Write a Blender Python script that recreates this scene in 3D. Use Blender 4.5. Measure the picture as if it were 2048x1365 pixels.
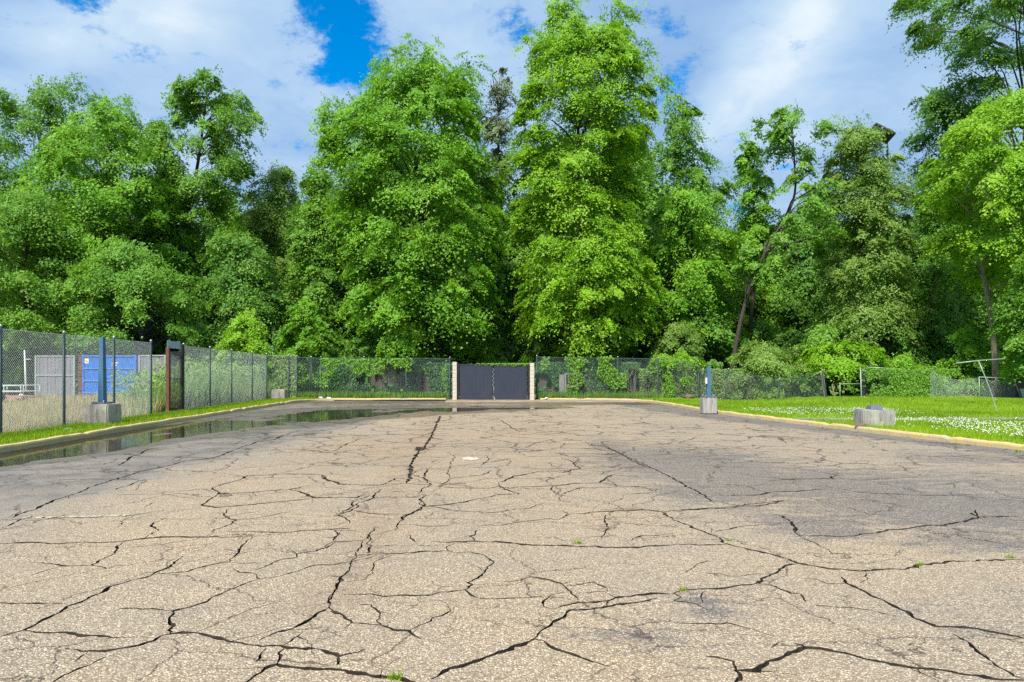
import bpy, bmesh, math, random
import numpy as np
from mathutils import Vector, Matrix, geometry

# ------------------------------------------------------------------ scene, camera, light
for o in list(bpy.data.objects):
    bpy.data.objects.remove(o)
SC = bpy.context.scene
COL = SC.collection
R = math.radians
F, CX, HY, CZ = 1450.0, 1024.0, 745.0, 1.6        # focal length (px), principal x, horizon y, eye height

cam_d = bpy.data.cameras.new('camera')
cam = bpy.data.objects.new('camera', cam_d)
COL.objects.link(cam)
cam.location = (0, 0, CZ)
cam.rotation_euler = (R(90), 0, 0)
cam_d.sensor_width = 36.0
cam_d.lens = 36.0 * F / 2048
cam_d.shift_y = (HY - 682.5) / 2048
cam_d.clip_end = 2000
SC.camera = cam

SUN_DIR = Vector((-0.28, -0.70, 0.95)).normalized()
SUN_EL = math.asin(SUN_DIR.z)
SUN_AZ = math.atan2(SUN_DIR.x, SUN_DIR.y)
sun_d = bpy.data.lights.new('sun', 'SUN')
sun_d.energy = 2.3
sun_d.angle = R(7)
sun_d.color = (1.0, 0.95, 0.86)
sun = bpy.data.objects.new('sun', sun_d)
COL.objects.link(sun)
sun.rotation_euler = (-SUN_DIR).to_track_quat('-Z', 'Y').to_euler()
sun.location = (0, 0, 60)

SC.view_settings.view_transform = 'Standard'
SC.view_settings.look = 'None'
SC.view_settings.exposure = 1.5
SC.view_settings.gamma = 1.0
SC.view_settings.use_curve_mapping = False
SC.cycles.use_denoising = False
SC.cycles.max_bounces = 8
SC.cycles.diffuse_bounces = 5
SC.cycles.glossy_bounces = 3
SC.cycles.transmission_bounces = 4
SC.cycles.transparent_max_bounces = 8
SC.cycles.caustics_reflective = False
SC.cycles.caustics_refractive = False


# ------------------------------------------------------------------ node helper
class NT:
    def __init__(self, tree):
        self.t = tree

    def n(self, typ, **kw):
        nd = self.t.nodes.new(typ)
        for k, v in kw.items():
            if k.startswith('i_'):
                nd.inputs[k[2:].replace('_', ' ')].default_value = v
            else:
                setattr(nd, k, v)
        return nd

    def put(self, sock, v):
        if isinstance(v, bpy.types.NodeSocket):
            self.t.links.new(v, sock)
        elif v is not None:
            if sock.type == 'RGBA' and len(v) == 3:
                v = (*v, 1)
            sock.default_value = v

    def math(self, op, a, b=None, c=None, clamp=False):
        nd = self.n('ShaderNodeMath', operation=op, use_clamp=clamp)
        self.put(nd.inputs[0], a)
        if b is not None: self.put(nd.inputs[1], b)
        if c is not None: self.put(nd.inputs[2], c)
        return nd.outputs[0]

    def vm(self, op, a, b=None, out=0):
        nd = self.n('ShaderNodeVectorMath', operation=op)
        self.put(nd.inputs[0], a)
        if b is not None: self.put(nd.inputs[3 if op == 'SCALE' else 1], b)
        return nd.outputs[out]

    def ss(self, v, lo, hi, a=0.0, b=1.0):
        nd = self.n('ShaderNodeMapRange', interpolation_type='SMOOTHSTEP')
        self.put(nd.inputs[0], v)
        for i, x in enumerate((lo, hi, a, b)):
            self.put(nd.inputs[1 + i], x)
        return nd.outputs[0]

    def mix(self, f, a, b, typ='MIX'):
        nd = self.n('ShaderNodeMix', data_type='RGBA', blend_type=typ)
        self.put(nd.inputs[0], f)
        self.put(nd.inputs[6], a)
        self.put(nd.inputs[7], b)
        return nd.outputs[2]

    def noise(self, vec, scale, detail=3, rough=0.55, out=0, dist=0.0):
        nd = self.n('ShaderNodeTexNoise')
        if vec is not None: self.t.links.new(vec, nd.inputs['Vector'])
        nd.inputs['Scale'].default_value = scale
        nd.inputs['Detail'].default_value = detail
        nd.inputs['Roughness'].default_value = rough
        nd.inputs['Distortion'].default_value = dist
        return nd.outputs[out]

    def voro(self, vec, scale, feature='F1', out='Distance'):
        nd = self.n('ShaderNodeTexVoronoi', feature=feature)
        if vec is not None: self.t.links.new(vec, nd.inputs['Vector'])
        nd.inputs['Scale'].default_value = scale
        return nd.outputs[out]

    def ramp(self, f, stops):
        nd = self.n('ShaderNodeValToRGB')
        el = nd.color_ramp.elements
        while len(el) < len(stops): el.new(0.5)
        for e, (p, c) in zip(el, stops):
            e.position = p
            e.color = (*c, 1)
        self.t.links.new(f, nd.inputs[0])
        return nd.outputs[0]


# ------------------------------------------------------------------ world: sky with broken cloud
world = bpy.data.worlds.new('World')
SC.world = world
world.use_nodes = True
W = NT(world.node_tree)
world.node_tree.nodes.clear()
sky = W.n('ShaderNodeTexSky', sky_type='NISHITA', sun_disc=False)
sky.sun_elevation = SUN_EL
sky.sun_rotation = SUN_AZ
sky.ozone_density = 3.0
sky.air_density = 1.0
sky.dust_density = 0.3
hs = W.n('ShaderNodeHueSaturation')
hs.inputs['Saturation'].default_value = 1.6
W.put(hs.inputs['Color'], sky.outputs[0])
blue = W.vm('SCALE', hs.outputs[0], 0.075)
tc = W.n('ShaderNodeTexCoord')
dvec = W.vm('NORMALIZE', tc.outputs['Generated'])
sep = W.n('ShaderNodeSeparateXYZ')
W.put(sep.inputs[0], dvec)
zz = W.math('ADD', W.math('MAXIMUM', sep.outputs[2], 0.0), 0.32)
comb = W.n('ShaderNodeCombineXYZ')
W.put(comb.inputs[0], W.math('DIVIDE', sep.outputs[0], zz))
W.put(comb.inputs[1], W.math('DIVIDE', sep.outputs[1], zz))
cv = comb.outputs[0]


def sky_dir(px, py):
    return Vector(((px - CX) / F, 1.0, (HY - py) / F)).normalized()


def blob(px, py, r, amp):
    d = W.vm('DISTANCE', dvec, tuple(sky_dir(px, py)), out=1)
    q = W.math('POWER', W.math('DIVIDE', d, r), 2.0)
    return W.math('MULTIPLY', W.math('EXPONENT', W.math('MULTIPLY', q, -1.0)), amp)


def addup(lst):
    s = lst[0]
    for q in lst[1:]:
        s = W.math('ADD', s, q)
    return s


n_big = W.noise(cv, 1.6, 6, 0.58, dist=0.3)
n_det = W.noise(cv, 5.5, 7, 0.62, dist=0.4)
holes = addup([blob(665, 35, 0.055, 0.36), blob(700, 135, 0.050, 0.32), blob(640, 0, 0.040, 0.20),
               blob(205, 22, 0.036, 0.30), blob(1028, 55, 0.045, 0.30)])
dens = W.math('ADD', W.math('ADD', W.math('MULTIPLY', n_big, 0.7), W.math('MULTIPLY', n_det, 1.0)), -0.09)
dens = W.math('SUBTRACT', dens, holes)
dens = W.math('ADD', dens, W.math('MULTIPLY', W.math('SUBTRACT', W.noise(cv, 11, 9, 0.75), 0.5), 1.15))
cover = W.ss(dens, 0.34, 0.62)
bright = W.math('ADD', W.math('ADD', W.math('MULTIPLY', W.noise(cv, 2.3, 5, 0.55, dist=0.5), 1.0), W.math('MULTIPLY', n_det, 0.55)),
                addup([blob(1575, 70, 0.055, 0.28), blob(1500, 140, 0.05, 0.24), blob(1430, 240, 0.05, 0.22), blob(1640, 10, 0.05, 0.25),
                       blob(300, 10, 0.1, 0.22), blob(110, 100, 0.05, 0.2), blob(860, 60, 0.07, 0.16)]))
bright = W.math('SUBTRACT', bright, addup([blob(1280, 90, 0.09, 0.18), blob(200, 170, 0.05, 0.18), blob(1760, 220, 0.08, 0.12)]))
cl_col = W.ramp(W.ss(bright, 0.54, 1.36), [(0.0, (0.110, 0.178, 0.285)), (0.35, (0.160, 0.228, 0.318)), (0.7, (0.212, 0.272, 0.335)), (1.0, (0.310, 0.342, 0.365))])
fin = W.mix(cover, blue, cl_col)
bg = W.n('ShaderNodeBackground')
W.put(bg.inputs[0], fin)
bg.inputs[1].default_value = 1.0
wo = W.n('ShaderNodeOutputWorld')
world.node_tree.links.new(bg.outputs[0], wo.inputs[0])
try:
    world.cycles.sampling_method = 'MANUAL'
    world.cycles.sample_map_resolution = 512
except Exception:
    pass

# ------------------------------------------------------------------ helpers: geometry
RNG = np.random.default_rng(7)
random.seed(7)


def G(px, py, z=0.0):
    """ground point (height z) seen at pixel px,py"""
    Y = (CZ - z) * F / (py - HY)
    return Vector(((px - CX) / F * Y, Y, z))


def XZ(px, py, Y):
    return Vector(((px - CX) / F * Y, Y, CZ + (HY - py) / F * Y))


def vnoise2(x, y, seed=0):
    xi = np.floor(x).astype(np.int64); yi = np.floor(y).astype(np.int64)
    fx = x - xi; fy = y - yi
    fx = fx * fx * (3 - 2 * fx); fy = fy * fy * (3 - 2 * fy)

    def h(a, b):
        n = (a * 374761393 + b * 668265263 + seed * 1274126177) & 0xffffffff
        n = ((n ^ (n >> 13)) * 1274126177) & 0xffffffff
        return ((n ^ (n >> 16)) & 0xffff) / 65535.0
    return (h(xi, yi) * (1 - fx) * (1 - fy) + h(xi + 1, yi) * fx * (1 - fy) + h(xi, yi + 1) * (1 - fx) * fy + h(xi + 1, yi + 1) * fx * fy)


def fbm2(x, y, seed=0, o=3):
    s = 0; a = 0.5; t = 0
    for k in range(o):
        s = s + a * vnoise2(x * 2 ** k, y * 2 ** k, seed + k); t += a; a *= 0.5
    return s / t


def link(o, parent=None):
    COL.objects.link(o)
    if parent is not None: o.parent = parent
    return o


def tag(o, label=None, cat=None, group=None, kind=None):
    if label: o['label'] = label
    if cat: o['category'] = cat
    if group: o['group'] = group
    if kind: o['kind'] = kind
    return o


def empty(name, loc=(0, 0, 0), rz=0.0):
    o = bpy.data.objects.new(name, None)
    o.location = loc
    o.rotation_euler = (0, 0, rz)
    o.empty_display_size = 0.2
    return link(o)


class MB:
    """collects simple solids and links them as one mesh object"""
    def __init__(self):
        self.v = []; self.f = []

    def add(self, vs, fs):
        b = len(self.v)
        self.v += [tuple(p) for p in vs]
        self.f += [tuple(i + b for i in q) for q in fs]

    def box(self, x0, x1, y0, y1, z0, z1, bev=0.0):
        if bev <= 0:
            self.add([(x0, y0, z0), (x1, y0, z0), (x1, y1, z0), (x0, y1, z0), (x0, y0, z1), (x1, y0, z1), (x1, y1, z1), (x0, y1, z1)],
                     [(3, 2, 1, 0), (4, 5, 6, 7), (0, 1, 5, 4), (1, 2, 6, 5), (2, 3, 7, 6), (3, 0, 4, 7)])
            return
        bm = bmesh.new()
        bmesh.ops.create_cube(bm, size=1.0)
        for v in bm.verts:
            v.co = Vector(((x0 + x1) / 2 + v.co.x * (x1 - x0), (y0 + y1) / 2 + v.co.y * (y1 - y0), (z0 + z1) / 2 + v.co.z * (z1 - z0)))
        bmesh.ops.bevel(bm, geom=bm.edges[:], offset=bev, segments=2, affect='EDGES', profile=0.6)
        bm.verts.index_update()
        self.add([v.co for v in bm.verts], [[v.index for v in f.verts] for f in bm.faces])
        bm.free()

    def tube(self, pts, rad, n=8, cap=True):
        pts = [Vector(p) for p in pts]
        if not hasattr(rad, '__len__'): rad = [rad] * len(pts)
        b = len(self.v)
        up = None
        for i, p in enumerate(pts):
            d = (pts[min(i + 1, len(pts) - 1)] - pts[max(i - 1, 0)])
            d = d.normalized() if d.length > 1e-9 else Vector((0, 0, 1))
            if up is None:
                up = Vector((1, 0, 0)) if abs(d.x) < 0.8 else Vector((0, 1, 0))
            a = (up - d * up.dot(d)).normalized()
            c = d.cross(a)
            up = a
            for k in range(n):
                t = 2 * math.pi * k / n
                self.v.append(tuple(p + (a * math.cos(t) + c * math.sin(t)) * rad[i]))
        for i in range(len(pts) - 1):
            for k in range(n):
                k2 = (k + 1) % n
                self.f.append((b + i * n + k, b + i * n + k2, b + (i + 1) * n + k2, b + (i + 1) * n + k))
        if cap:
            self.f.append(tuple(b + k for k in reversed(range(n))))
            e = b + (len(pts) - 1) * n
            self.f.append(tuple(e + k for k in range(n)))

    def bar(self, a, b_, w, h):
        """rectangular bar between two points"""
        a = Vector(a); b_ = Vector(b_)
        d = (b_ - a).normalized()
        s = d.cross(Vector((0, 0, 1)))
        s = s.normalized() if s.length > 1e-4 else Vector((1, 0, 0))
        u = s.cross(d)
        vs = []
        for p in (a, b_):
            for i, j in ((-1, -1), (1, -1), (1, 1), (-1, 1)):
                vs.append(p + s * w / 2 * i + u * h / 2 * j)
        self.add(vs, [(3, 2, 1, 0), (4, 5, 6, 7), (0, 1, 5, 4), (1, 2, 6, 5), (2, 3, 7, 6), (3, 0, 4, 7)])

    def ball(self, c, r, seg=8, rings=5, sz=1.0):
        b = len(self.v)
        c = Vector(c)
        self.v.append((c.x, c.y, c.z + r * sz))
        for i in range(1, rings):
            t = math.pi * i / rings
            for k in range(seg):
                p = 2 * math.pi * k / seg
                self.v.append((c.x + r * math.sin(t) * math.cos(p), c.y + r * math.sin(t) * math.sin(p), c.z + r * math.cos(t) * sz))
        self.v.append((c.x, c.y, c.z - r * sz))
        last = len(self.v) - 1
        for k in range(seg):
            self.f.append((b, b + 1 + k, b + 1 + (k + 1) % seg))
            o = b + 1 + (rings - 2) * seg
            self.f.append((last, o + (k + 1) % seg, o + k))
        for i in range(rings - 2):
            for k in range(seg):
                o = b + 1 + i * seg
                k2 = (k + 1) % seg
                self.f.append((o + k, o + seg + k, o + seg + k2, o + k2))

    def mesh(self, name, m, smooth=False):
        me = bpy.data.meshes.new(name)
        me.from_pydata(self.v, [], self.f)
        me.materials.append(m)
        if smooth:
            me.polygons.foreach_set('use_smooth', [True] * len(me.polygons))
        me.update()
        return me

    def build(self, name, m, parent=None, smooth=False):
        return link(bpy.data.objects.new(name, self.mesh(name, m, smooth)), parent)


def np_mesh(name, V, Fc, m, attrs=None):
    """V (n,3), Fc (k,q) all faces the same size"""
    me = bpy.data.meshes.new(name)
    V = np.ascontiguousarray(V, dtype=np.float32); Fc = np.ascontiguousarray(Fc, dtype=np.int32)
    me.vertices.add(len(V))
    me.vertices.foreach_set('co', V.ravel())
    k, q = Fc.shape
    me.loops.add(k * q)
    me.loops.foreach_set('vertex_index', Fc.ravel())
    me.polygons.add(k)
    me.polygons.foreach_set('loop_start', np.arange(0, k * q, q, dtype=np.int32))
    me.polygons.foreach_set('loop_total', np.full(k, q, dtype=np.int32))
    if attrs:
        for an, av in attrs.items():
            a = me.attributes.new(an, 'FLOAT', 'POINT')
            a.data.foreach_set('value', np.ascontiguousarray(av, dtype=np.float32))
    me.materials.append(m)
    me.update(calc_edges=True)
    return me


# ------------------------------------------------------------------ materials
def mat(name):
    m = bpy.data.materials.new(name)
    m.use_nodes = True
    nt = NT(m.node_tree)
    p = m.node_tree.nodes['Principled BSDF']
    return m, nt, p


def simple(name, c1, c2=None, scale=6.0, rough=0.7, metal=0.0, bump=0.0, bscale=40.0, stretch=None, dirt=None, spec=0.5):
    m, nt, p = mat(name)
    co = nt.n('ShaderNodeTexCoord').outputs['Object']
    if stretch:
        co2 = nt.vm('MULTIPLY', co, stretch)
    else:
        co2 = co
    if c2 is None: c2 = tuple(x * 0.75 for x in c1)
    f = nt.ss(nt.noise(co2, scale, 5, 0.6), 0.3, 0.7)
    col = nt.mix(f, c1, c2)
    if dirt:
        col = nt.mix(nt.ss(nt.noise(nt.vm('MULTIPLY', co, (3, 3, 0.8)), 3.0, 6, 0.7), 0.5, 0.72), col, dirt)
    nt.put(p.inputs['Base Color'], col)
    p.inputs['Roughness'].default_value = rough
    p.inputs['Metallic'].default_value = metal
    p.inputs['Specular IOR Level'].default_value = spec
    if bump > 0:
        b = nt.n('ShaderNodeBump')
        b.inputs['Strength'].default_value = bump
        b.inputs['Distance'].default_value = 0.01
        nt.put(b.inputs['Height'], nt.noise(co, bscale, 4, 0.6))
        nt.put(p.inputs['Normal'], b.outputs[0])
    return m


def leafmat(name, c_dark, c_mid, c_light, trans=0.38, rough=0.5):
    m, nt, p = mat(name)
    a = nt.n('ShaderNodeAttribute', attribute_name='tint').outputs['Fac']
    col = nt.ramp(a, [(0.0, c_dark), (0.5, c_mid), (1.0, c_light)])
    nt.put(p.inputs['Base Color'], col)
    p.inputs['Roughness'].default_value = rough
    p.inputs['Specular IOR Level'].default_value = 0.35
    tr = nt.n('ShaderNodeBsdfTranslucent')
    nt.put(tr.inputs[0], nt.mix(1.0, col, (1.15, 1.1, 0.5), 'MULTIPLY'))
    mx = nt.n('ShaderNodeMixShader')
    mx.inputs[0].default_value = trans
    m.node_tree.links.new(p.outputs[0], mx.inputs[1])
    m.node_tree.links.new(tr.outputs[0], mx.inputs[2])
    m.node_tree.links.new(mx.outputs[0], m.node_tree.nodes['Material Output'].inputs[0])
    return m


M = {}
M['leaf_maple'] = leafmat('leaf maple', (0.105, 0.275, 0.018), (0.195, 0.430, 0.026), (0.320, 0.560, 0.044))
M['leaf_bright'] = leafmat('leaf bright', (0.140, 0.325, 0.014), (0.255, 0.490, 0.022), (0.400, 0.620, 0.044))
M['leaf_mid'] = leafmat('leaf mid', (0.100, 0.260, 0.026), (0.180, 0.385, 0.040), (0.285, 0.490, 0.062))
M['leaf_dark'] = leafmat('leaf dark', (0.082, 0.225, 0.028), (0.150, 0.335, 0.042), (0.235, 0.425, 0.062))
M['leaf_olive'] = leafmat('leaf olive', (0.130, 0.260, 0.040), (0.225, 0.375, 0.066), (0.345, 0.490, 0.110))
M['leaf_pine'] = leafmat('leaf pine', (0.105, 0.160, 0.068), (0.170, 0.230, 0.105), (0.245, 0.300, 0.155), trans=0.2)
M['ivy'] = leafmat('ivy', (0.030, 0.105, 0.030), (0.060, 0.175, 0.045), (0.125, 0.270, 0.065), trans=0.2)
M['grass'] = leafmat('lawn grass', (0.130, 0.235, 0.006), (0.235, 0.385, 0.010), (0.350, 0.490, 0.018), trans=0.3)
M['drygrass'] = leafmat('dry grass', (0.30, 0.25, 0.14), (0.48, 0.41, 0.24), (0.62, 0.56, 0.37), trans=0.25, rough=0.8)
M['weed'] = leafmat('weed', (0.090, 0.190, 0.030), (0.170, 0.310, 0.055), (0.310, 0.420, 0.130), trans=0.25)
M['bark'] = simple('bark', (0.075, 0.062, 0.048), (0.028, 0.024, 0.020), 5, 0.9, bump=0.6, bscale=14, stretch=(3, 3, 0.6))
M['bark_pale'] = simple('bark pale', (0.34, 0.27, 0.20), (0.16, 0.125, 0.095), 4, 0.9, bump=0.5, bscale=12, stretch=(3, 3, 0.6))
M['post'] = simple('post paint', (0.018, 0.040, 0.042), (0.030, 0.055, 0.055), 8, 0.45, metal=0.2)
M['cap'] = simple('post cap', (0.55, 0.56, 0.55), (0.4, 0.41, 0.4), 8, 0.4, metal=0.6)
M['wire'] = simple('galvanised wire', (0.72, 0.79, 0.77), (0.56, 0.64, 0.62), 3, 0.5, metal=0.1)
M['galv'] = simple('galvanised pipe', (0.40, 0.45, 0.44), (0.27, 0.31, 0.30), 6, 0.45, metal=0.3)
M['wire_old'] = simple('aged wire', (0.24, 0.32, 0.30), (0.15, 0.21, 0.20), 3, 0.6, metal=0.1)
M['concrete'] = simple('concrete', (0.42, 0.385, 0.33), (0.30, 0.275, 0.24), 3, 0.9, bump=0.5, bscale=30, dirt=(0.17, 0.155, 0.13))
M['concrete_stain'] = simple('stained concrete', (0.44, 0.42, 0.38), (0.28, 0.265, 0.24), 2.2, 0.9, bump=0.5, bscale=30, stretch=(3.5, 3.5, 0.4), dirt=(0.12, 0.11, 0.10))
M['pier'] = simple('painted block', (0.62, 0.56, 0.47), (0.52, 0.465, 0.38), 5, 0.85, bump=0.4, bscale=50, dirt=(0.40, 0.34, 0.27))
M['mortar'] = simple('mortar', (0.40, 0.36, 0.30), None, 9, 0.95)
M['gate'] = simple('gate steel', (0.026, 0.034, 0.056), (0.040, 0.042, 0.060), 1.5, 0.5, metal=0.1, stretch=(2, 2, 0.5), dirt=(0.030, 0.045, 0.10))
M['black'] = simple('black steel', (0.012, 0.014, 0.015), (0.022, 0.022, 0.022), 8, 0.5)
M['rust'] = simple('rusty steel', (0.19, 0.075, 0.035), (0.09, 0.045, 0.028), 9, 0.85, bump=0.3)
M['wood'] = simple('weathered plank', (0.150, 0.115, 0.090), (0.075, 0.062, 0.052), 3, 0.9, bump=0.5, bscale=20, stretch=(6, 6, 0.5))
M['greywood'] = simple('grey timber', (0.30, 0.30, 0.29), (0.19, 0.19, 0.185), 3, 0.9, bump=0.4, bscale=20, stretch=(6, 6, 0.5))
M['poleblue'] = simple('blue pole paint', (0.045, 0.140, 0.250), (0.070, 0.170, 0.270), 3, 0.45, dirt=(0.10, 0.15, 0.19))
M['slate'] = simple('slate plate', (0.10, 0.125, 0.17), (0.14, 0.16, 0.20), 5, 0.5)
M['binblue'] = simple('blue container paint', (0.010, 0.160, 0.62), (0.008, 0.130, 0.52), 2, 0.45, dirt=(0.02, 0.14, 0.44))
M['binrib'] = simple('blue rib paint', (0.05, 0.26, 0.72), (0.04, 0.22, 0.62), 3, 0.45)
M['brown'] = simple('brown red steel', (0.170, 0.050, 0.042), (0.100, 0.036, 0.032), 3, 0.7)
M['greypanel'] = simple('grey panel', (0.240, 0.240, 0.262), (0.180, 0.180, 0.200), 2.5, 0.6, stretch=(4, 4, 0.5))
M['greyrail'] = simple('grey rail', (0.42, 0.44, 0.45), (0.33, 0.35, 0.36), 5, 0.5, metal=0.3)
M['white'] = simple('white paint', (0.78, 0.78, 0.75), (0.66, 0.66, 0.62), 6, 0.6)
M['sticker'] = simple('sticker', (0.80, 0.70, 0.38), (0.80, 0.76, 0.60), 12, 0.6)
M['tealscrap'] = simple('pale teal sheet', (0.30, 0.42, 0.47), (0.42, 0.55, 0.58), 8, 0.5)
M['trailer'] = simple('pale trailer paint', (0.55, 0.62, 0.58), (0.42, 0.50, 0.47), 6, 0.5)
M['pinkred'] = simple('faded red paint', (0.50, 0.25, 0.22), (0.36, 0.16, 0.14), 5, 0.6)
M['tyre'] = simple('tyre rubber', (0.020, 0.020, 0.021), (0.03, 0.03, 0.03), 10, 0.85)
M['lens'] = simple('lamp lens', (0.62, 0.60, 0.52), (0.5, 0.48, 0.42), 6, 0.3)
M['lamphead'] = simple('lamp housing', (0.045, 0.045, 0.05), (0.07, 0.07, 0.075), 6, 0.5)
M['litter'] = simple('white litter', (0.75, 0.76, 0.78), (0.55, 0.56, 0.58), 9, 0.6)
M['flower'] = simple('clover flower', (0.72, 0.72, 0.62), (0.62, 0.64, 0.50), 20, 0.8)
M['dirt'] = simple('bare soil', (0.20, 0.125, 0.075), (0.11, 0.07, 0.045), 5, 0.95, bump=0.6, bscale=30)
M['path'] = simple('path concrete', (0.30, 0.29, 0.26), (0.20, 0.195, 0.18), 1.2, 0.55, bump=0.2)
M['paint_stripe'] = simple('worn stripe paint', (0.60, 0.52, 0.36), (0.46, 0.38, 0.28), 14, 0.8)
M['stain_white'] = simple('white spill', (0.60, 0.54, 0.46), (0.46, 0.38, 0.29), 14, 0.8)


def mk_ground(name, ca, cb, cc, scale=0.6, rough=0.95):
    m, nt, p = mat(name)
    co = nt.n('ShaderNodeTexCoord').outputs['Object']
    col = nt.mix(nt.ss(nt.noise(co, scale, 5, 0.6), 0.35, 0.65), ca, cb)
    col = nt.mix(nt.ss(nt.noise(co, scale * 9, 5, 0.7), 0.45, 0.75), col, cc)
    nt.put(p.inputs['Base Color'], col)
    p.inputs['Roughness'].default_value = rough
    p.inputs['Specular IOR Level'].default_value = 0.2
    b = nt.n('ShaderNodeBump'); b.inputs['Strength'].default_value = 0.6; b.inputs['Distance'].default_value = 0.03
    nt.put(b.inputs['Height'], nt.noise(co, 12, 5, 0.7)); nt.put(p.inputs['Normal'], b.outputs[0])
    return m


M['lawn'] = mk_ground('lawn soil', (0.150, 0.260, 0.012), (0.195, 0.330, 0.012), (0.130, 0.190, 0.020))
M['lot'] = mk_ground('dry lot', (0.48, 0.38, 0.28), (0.40, 0.33, 0.22), (0.30, 0.26, 0.15), 0.35)
M['forest'] = mk_ground('forest floor', (0.055, 0.060, 0.025), (0.080, 0.060, 0.035), (0.035, 0.045, 0.015), 0.5)
M['verge'] = mk_ground('back verge', (0.085, 0.110, 0.035), (0.200, 0.120, 0.065), (0.110, 0.085, 0.045), 0.9)
M['apron'] = mk_ground('gate apron', (0.36, 0.31, 0.24), (0.28, 0.19, 0.115), (0.22, 0.19, 0.13), 1.3, 0.8)

# kerb: worn yellow paint over concrete
m, nt, p = mat('kerb worn yellow')
co = nt.n('ShaderNodeTexCoord').outputs['Object']
wear = nt.ss(nt.noise(co, 1.7, 6, 0.7), 0.46, 0.68)
col = nt.mix(wear, (0.60, 0.46, 0.19), (0.48, 0.41, 0.30))
col = nt.mix(nt.ss(nt.noise(co, 9, 6, 0.75), 0.52, 0.75), col, (0.20, 0.17, 0.12))
nt.put(p.inputs['Base Color'], col)
p.inputs['Roughness'].default_value = 0.85
b = nt.n('ShaderNodeBump'); b.inputs['Strength'].default_value = 0.5; b.inputs['Distance'].default_value = 0.01
nt.put(b.inputs['Height'], nt.noise(co, 40, 4, 0.7)); nt.put(p.inputs['Normal'], b.outputs[0])
M['kerb'] = m

# asphalt with exposed stone
m, nt, p = mat('aged asphalt')
co = nt.n('ShaderNodeTexCoord').outputs['Object']
wet = nt.n('ShaderNodeAttribute', attribute_name='wet').outputs['Fac']
dark = nt.n('ShaderNodeAttribute', attribute_name='dark').outputs['Fac']
rusty = nt.n('ShaderNodeAttribute', attribute_name='rusty').outputs['Fac']
grey = nt.n('ShaderNodeAttribute', attribute_name='grey').outputs['Fac']
warp = nt.vm('ADD', co, nt.vm('SCALE', nt.noise(co, 60, 2, 0.5, out=1), 0.012))
vo = nt.n('ShaderNodeTexVoronoi', feature='F1')
nt.put(vo.inputs['Vector'], warp); vo.inputs['Scale'].default_value = 75
sepc = nt.n('ShaderNodeSeparateColor'); nt.put(sepc.inputs[0], vo.outputs['Color'])
st = nt.ramp(sepc.outputs[0], [(0.0, (0.20, 0.150, 0.100)), (0.2, (0.38, 0.295, 0.200)), (0.5, (0.54, 0.435, 0.305)), (0.78, (0.66, 0.550, 0.405)), (1.0, (0.80, 0.70, 0.55))])
edge = nt.ss(vo.outputs['Distance'], 0.30, 0.62)
st = nt.mix(nt.math('MULTIPLY', edge, 0.8), st, (0.21, 0.160, 0.112))
big = nt.noise(co, 0.35, 4, 0.6)
mid = nt.noise(co, 2.6, 5, 0.65)
tone = nt.mix(nt.ss(big, 0.35, 0.65), (0.98, 0.98, 0.97), (1.10, 1.05, 0.97))
st = nt.mix(1.0, st, tone, 'MULTIPLY')
st = nt.mix(nt.ss(mid, 0.40, 0.72, 0.0, 0.30), st, (0.30, 0.245, 0.185))
st = nt.mix(nt.math('MULTIPLY', rusty, nt.ss(mid, 0.3, 0.6, 0.25, 0.8)), st, (0.26, 0.155, 0.085))
st = nt.mix(nt.math('MULTIPLY', grey, nt.ss(nt.noise(co, 1.3, 4, 0.6), 0.3, 0.7, 0.45, 0.8)), st, (0.20, 0.19, 0.185))
# surviving dark binder: stones stand out of it
bn = nt.math('ADD', nt.math('MULTIPLY', nt.noise(nt.vm('MULTIPLY', co, (0.7, 1.7, 1)), 2.4, 8, 0.78), 1.6), nt.math('MULTIPLY', nt.noise(co, 30, 4, 0.7), 0.85))
bind = nt.ss(nt.math('ADD', nt.math('MULTIPLY', dark, 0.60), bn), 1.36, 1.66)
bind = nt.math('MULTIPLY', bind, nt.ss(sepc.outputs[1], 0.50, 0.75, 1.0, 0.30))
st = nt.mix(nt.math('MULTIPLY', bind, 0.76), st, (0.088, 0.092, 0.106))
# fine hairline cracks
wv = nt.vm('ADD', co, nt.vm('SCALE', nt.noise(co, 1.5, 5, 0.65, out=1), 0.55))
ve = nt.voro(wv, 0.85, 'DISTANCE_TO_EDGE')
sy = nt.n('ShaderNodeSeparateXYZ'); nt.put(sy.inputs[0], co)
farw = nt.ss(sy.outputs[1], 6.0, 20.0, 0.5, 2.8)
hl = nt.math('MULTIPLY', nt.ss(nt.math('DIVIDE', ve, farw), 0.005, 0.014, 1.0, 0.0), nt.ss(nt.noise(co, 0.6, 3, 0.6), 0.40, 0.50))
ve2 = nt.voro(nt.vm('ADD', wv, (7.3, 2.1, 0)), 1.9, 'DISTANCE_TO_EDGE')
hl2 = nt.math('MULTIPLY', nt.ss(nt.math('DIVIDE', ve2, farw), 0.007, 0.017, 1.0, 0.0), nt.ss(nt.noise(nt.vm('ADD', co, (31, 8, 0)), 0.45, 3, 0.6), 0.49, 0.56))
hl = nt.math('MAXIMUM', hl, nt.math('MULTIPLY', hl2, 0.8))
st = nt.mix(nt.math('MULTIPLY', hl, 0.85), st, (0.085, 0.062, 0.045))
wn = nt.math('ADD', wet, nt.math('MULTIPLY', nt.math('SUBTRACT', nt.noise(co, 1.4, 6, 0.7), 0.5), 1.1))
wf = nt.math('MULTIPLY', nt.ss(wn, 0.30, 0.75), nt.ss(wet, 0.02, 0.2))
st = nt.mix(nt.math('MULTIPLY', wf, 0.62), st, nt.mix(1.0, st, (0.30, 0.29, 0.28), 'MULTIPLY'))
nt.put(p.inputs['Base Color'], st)
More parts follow.
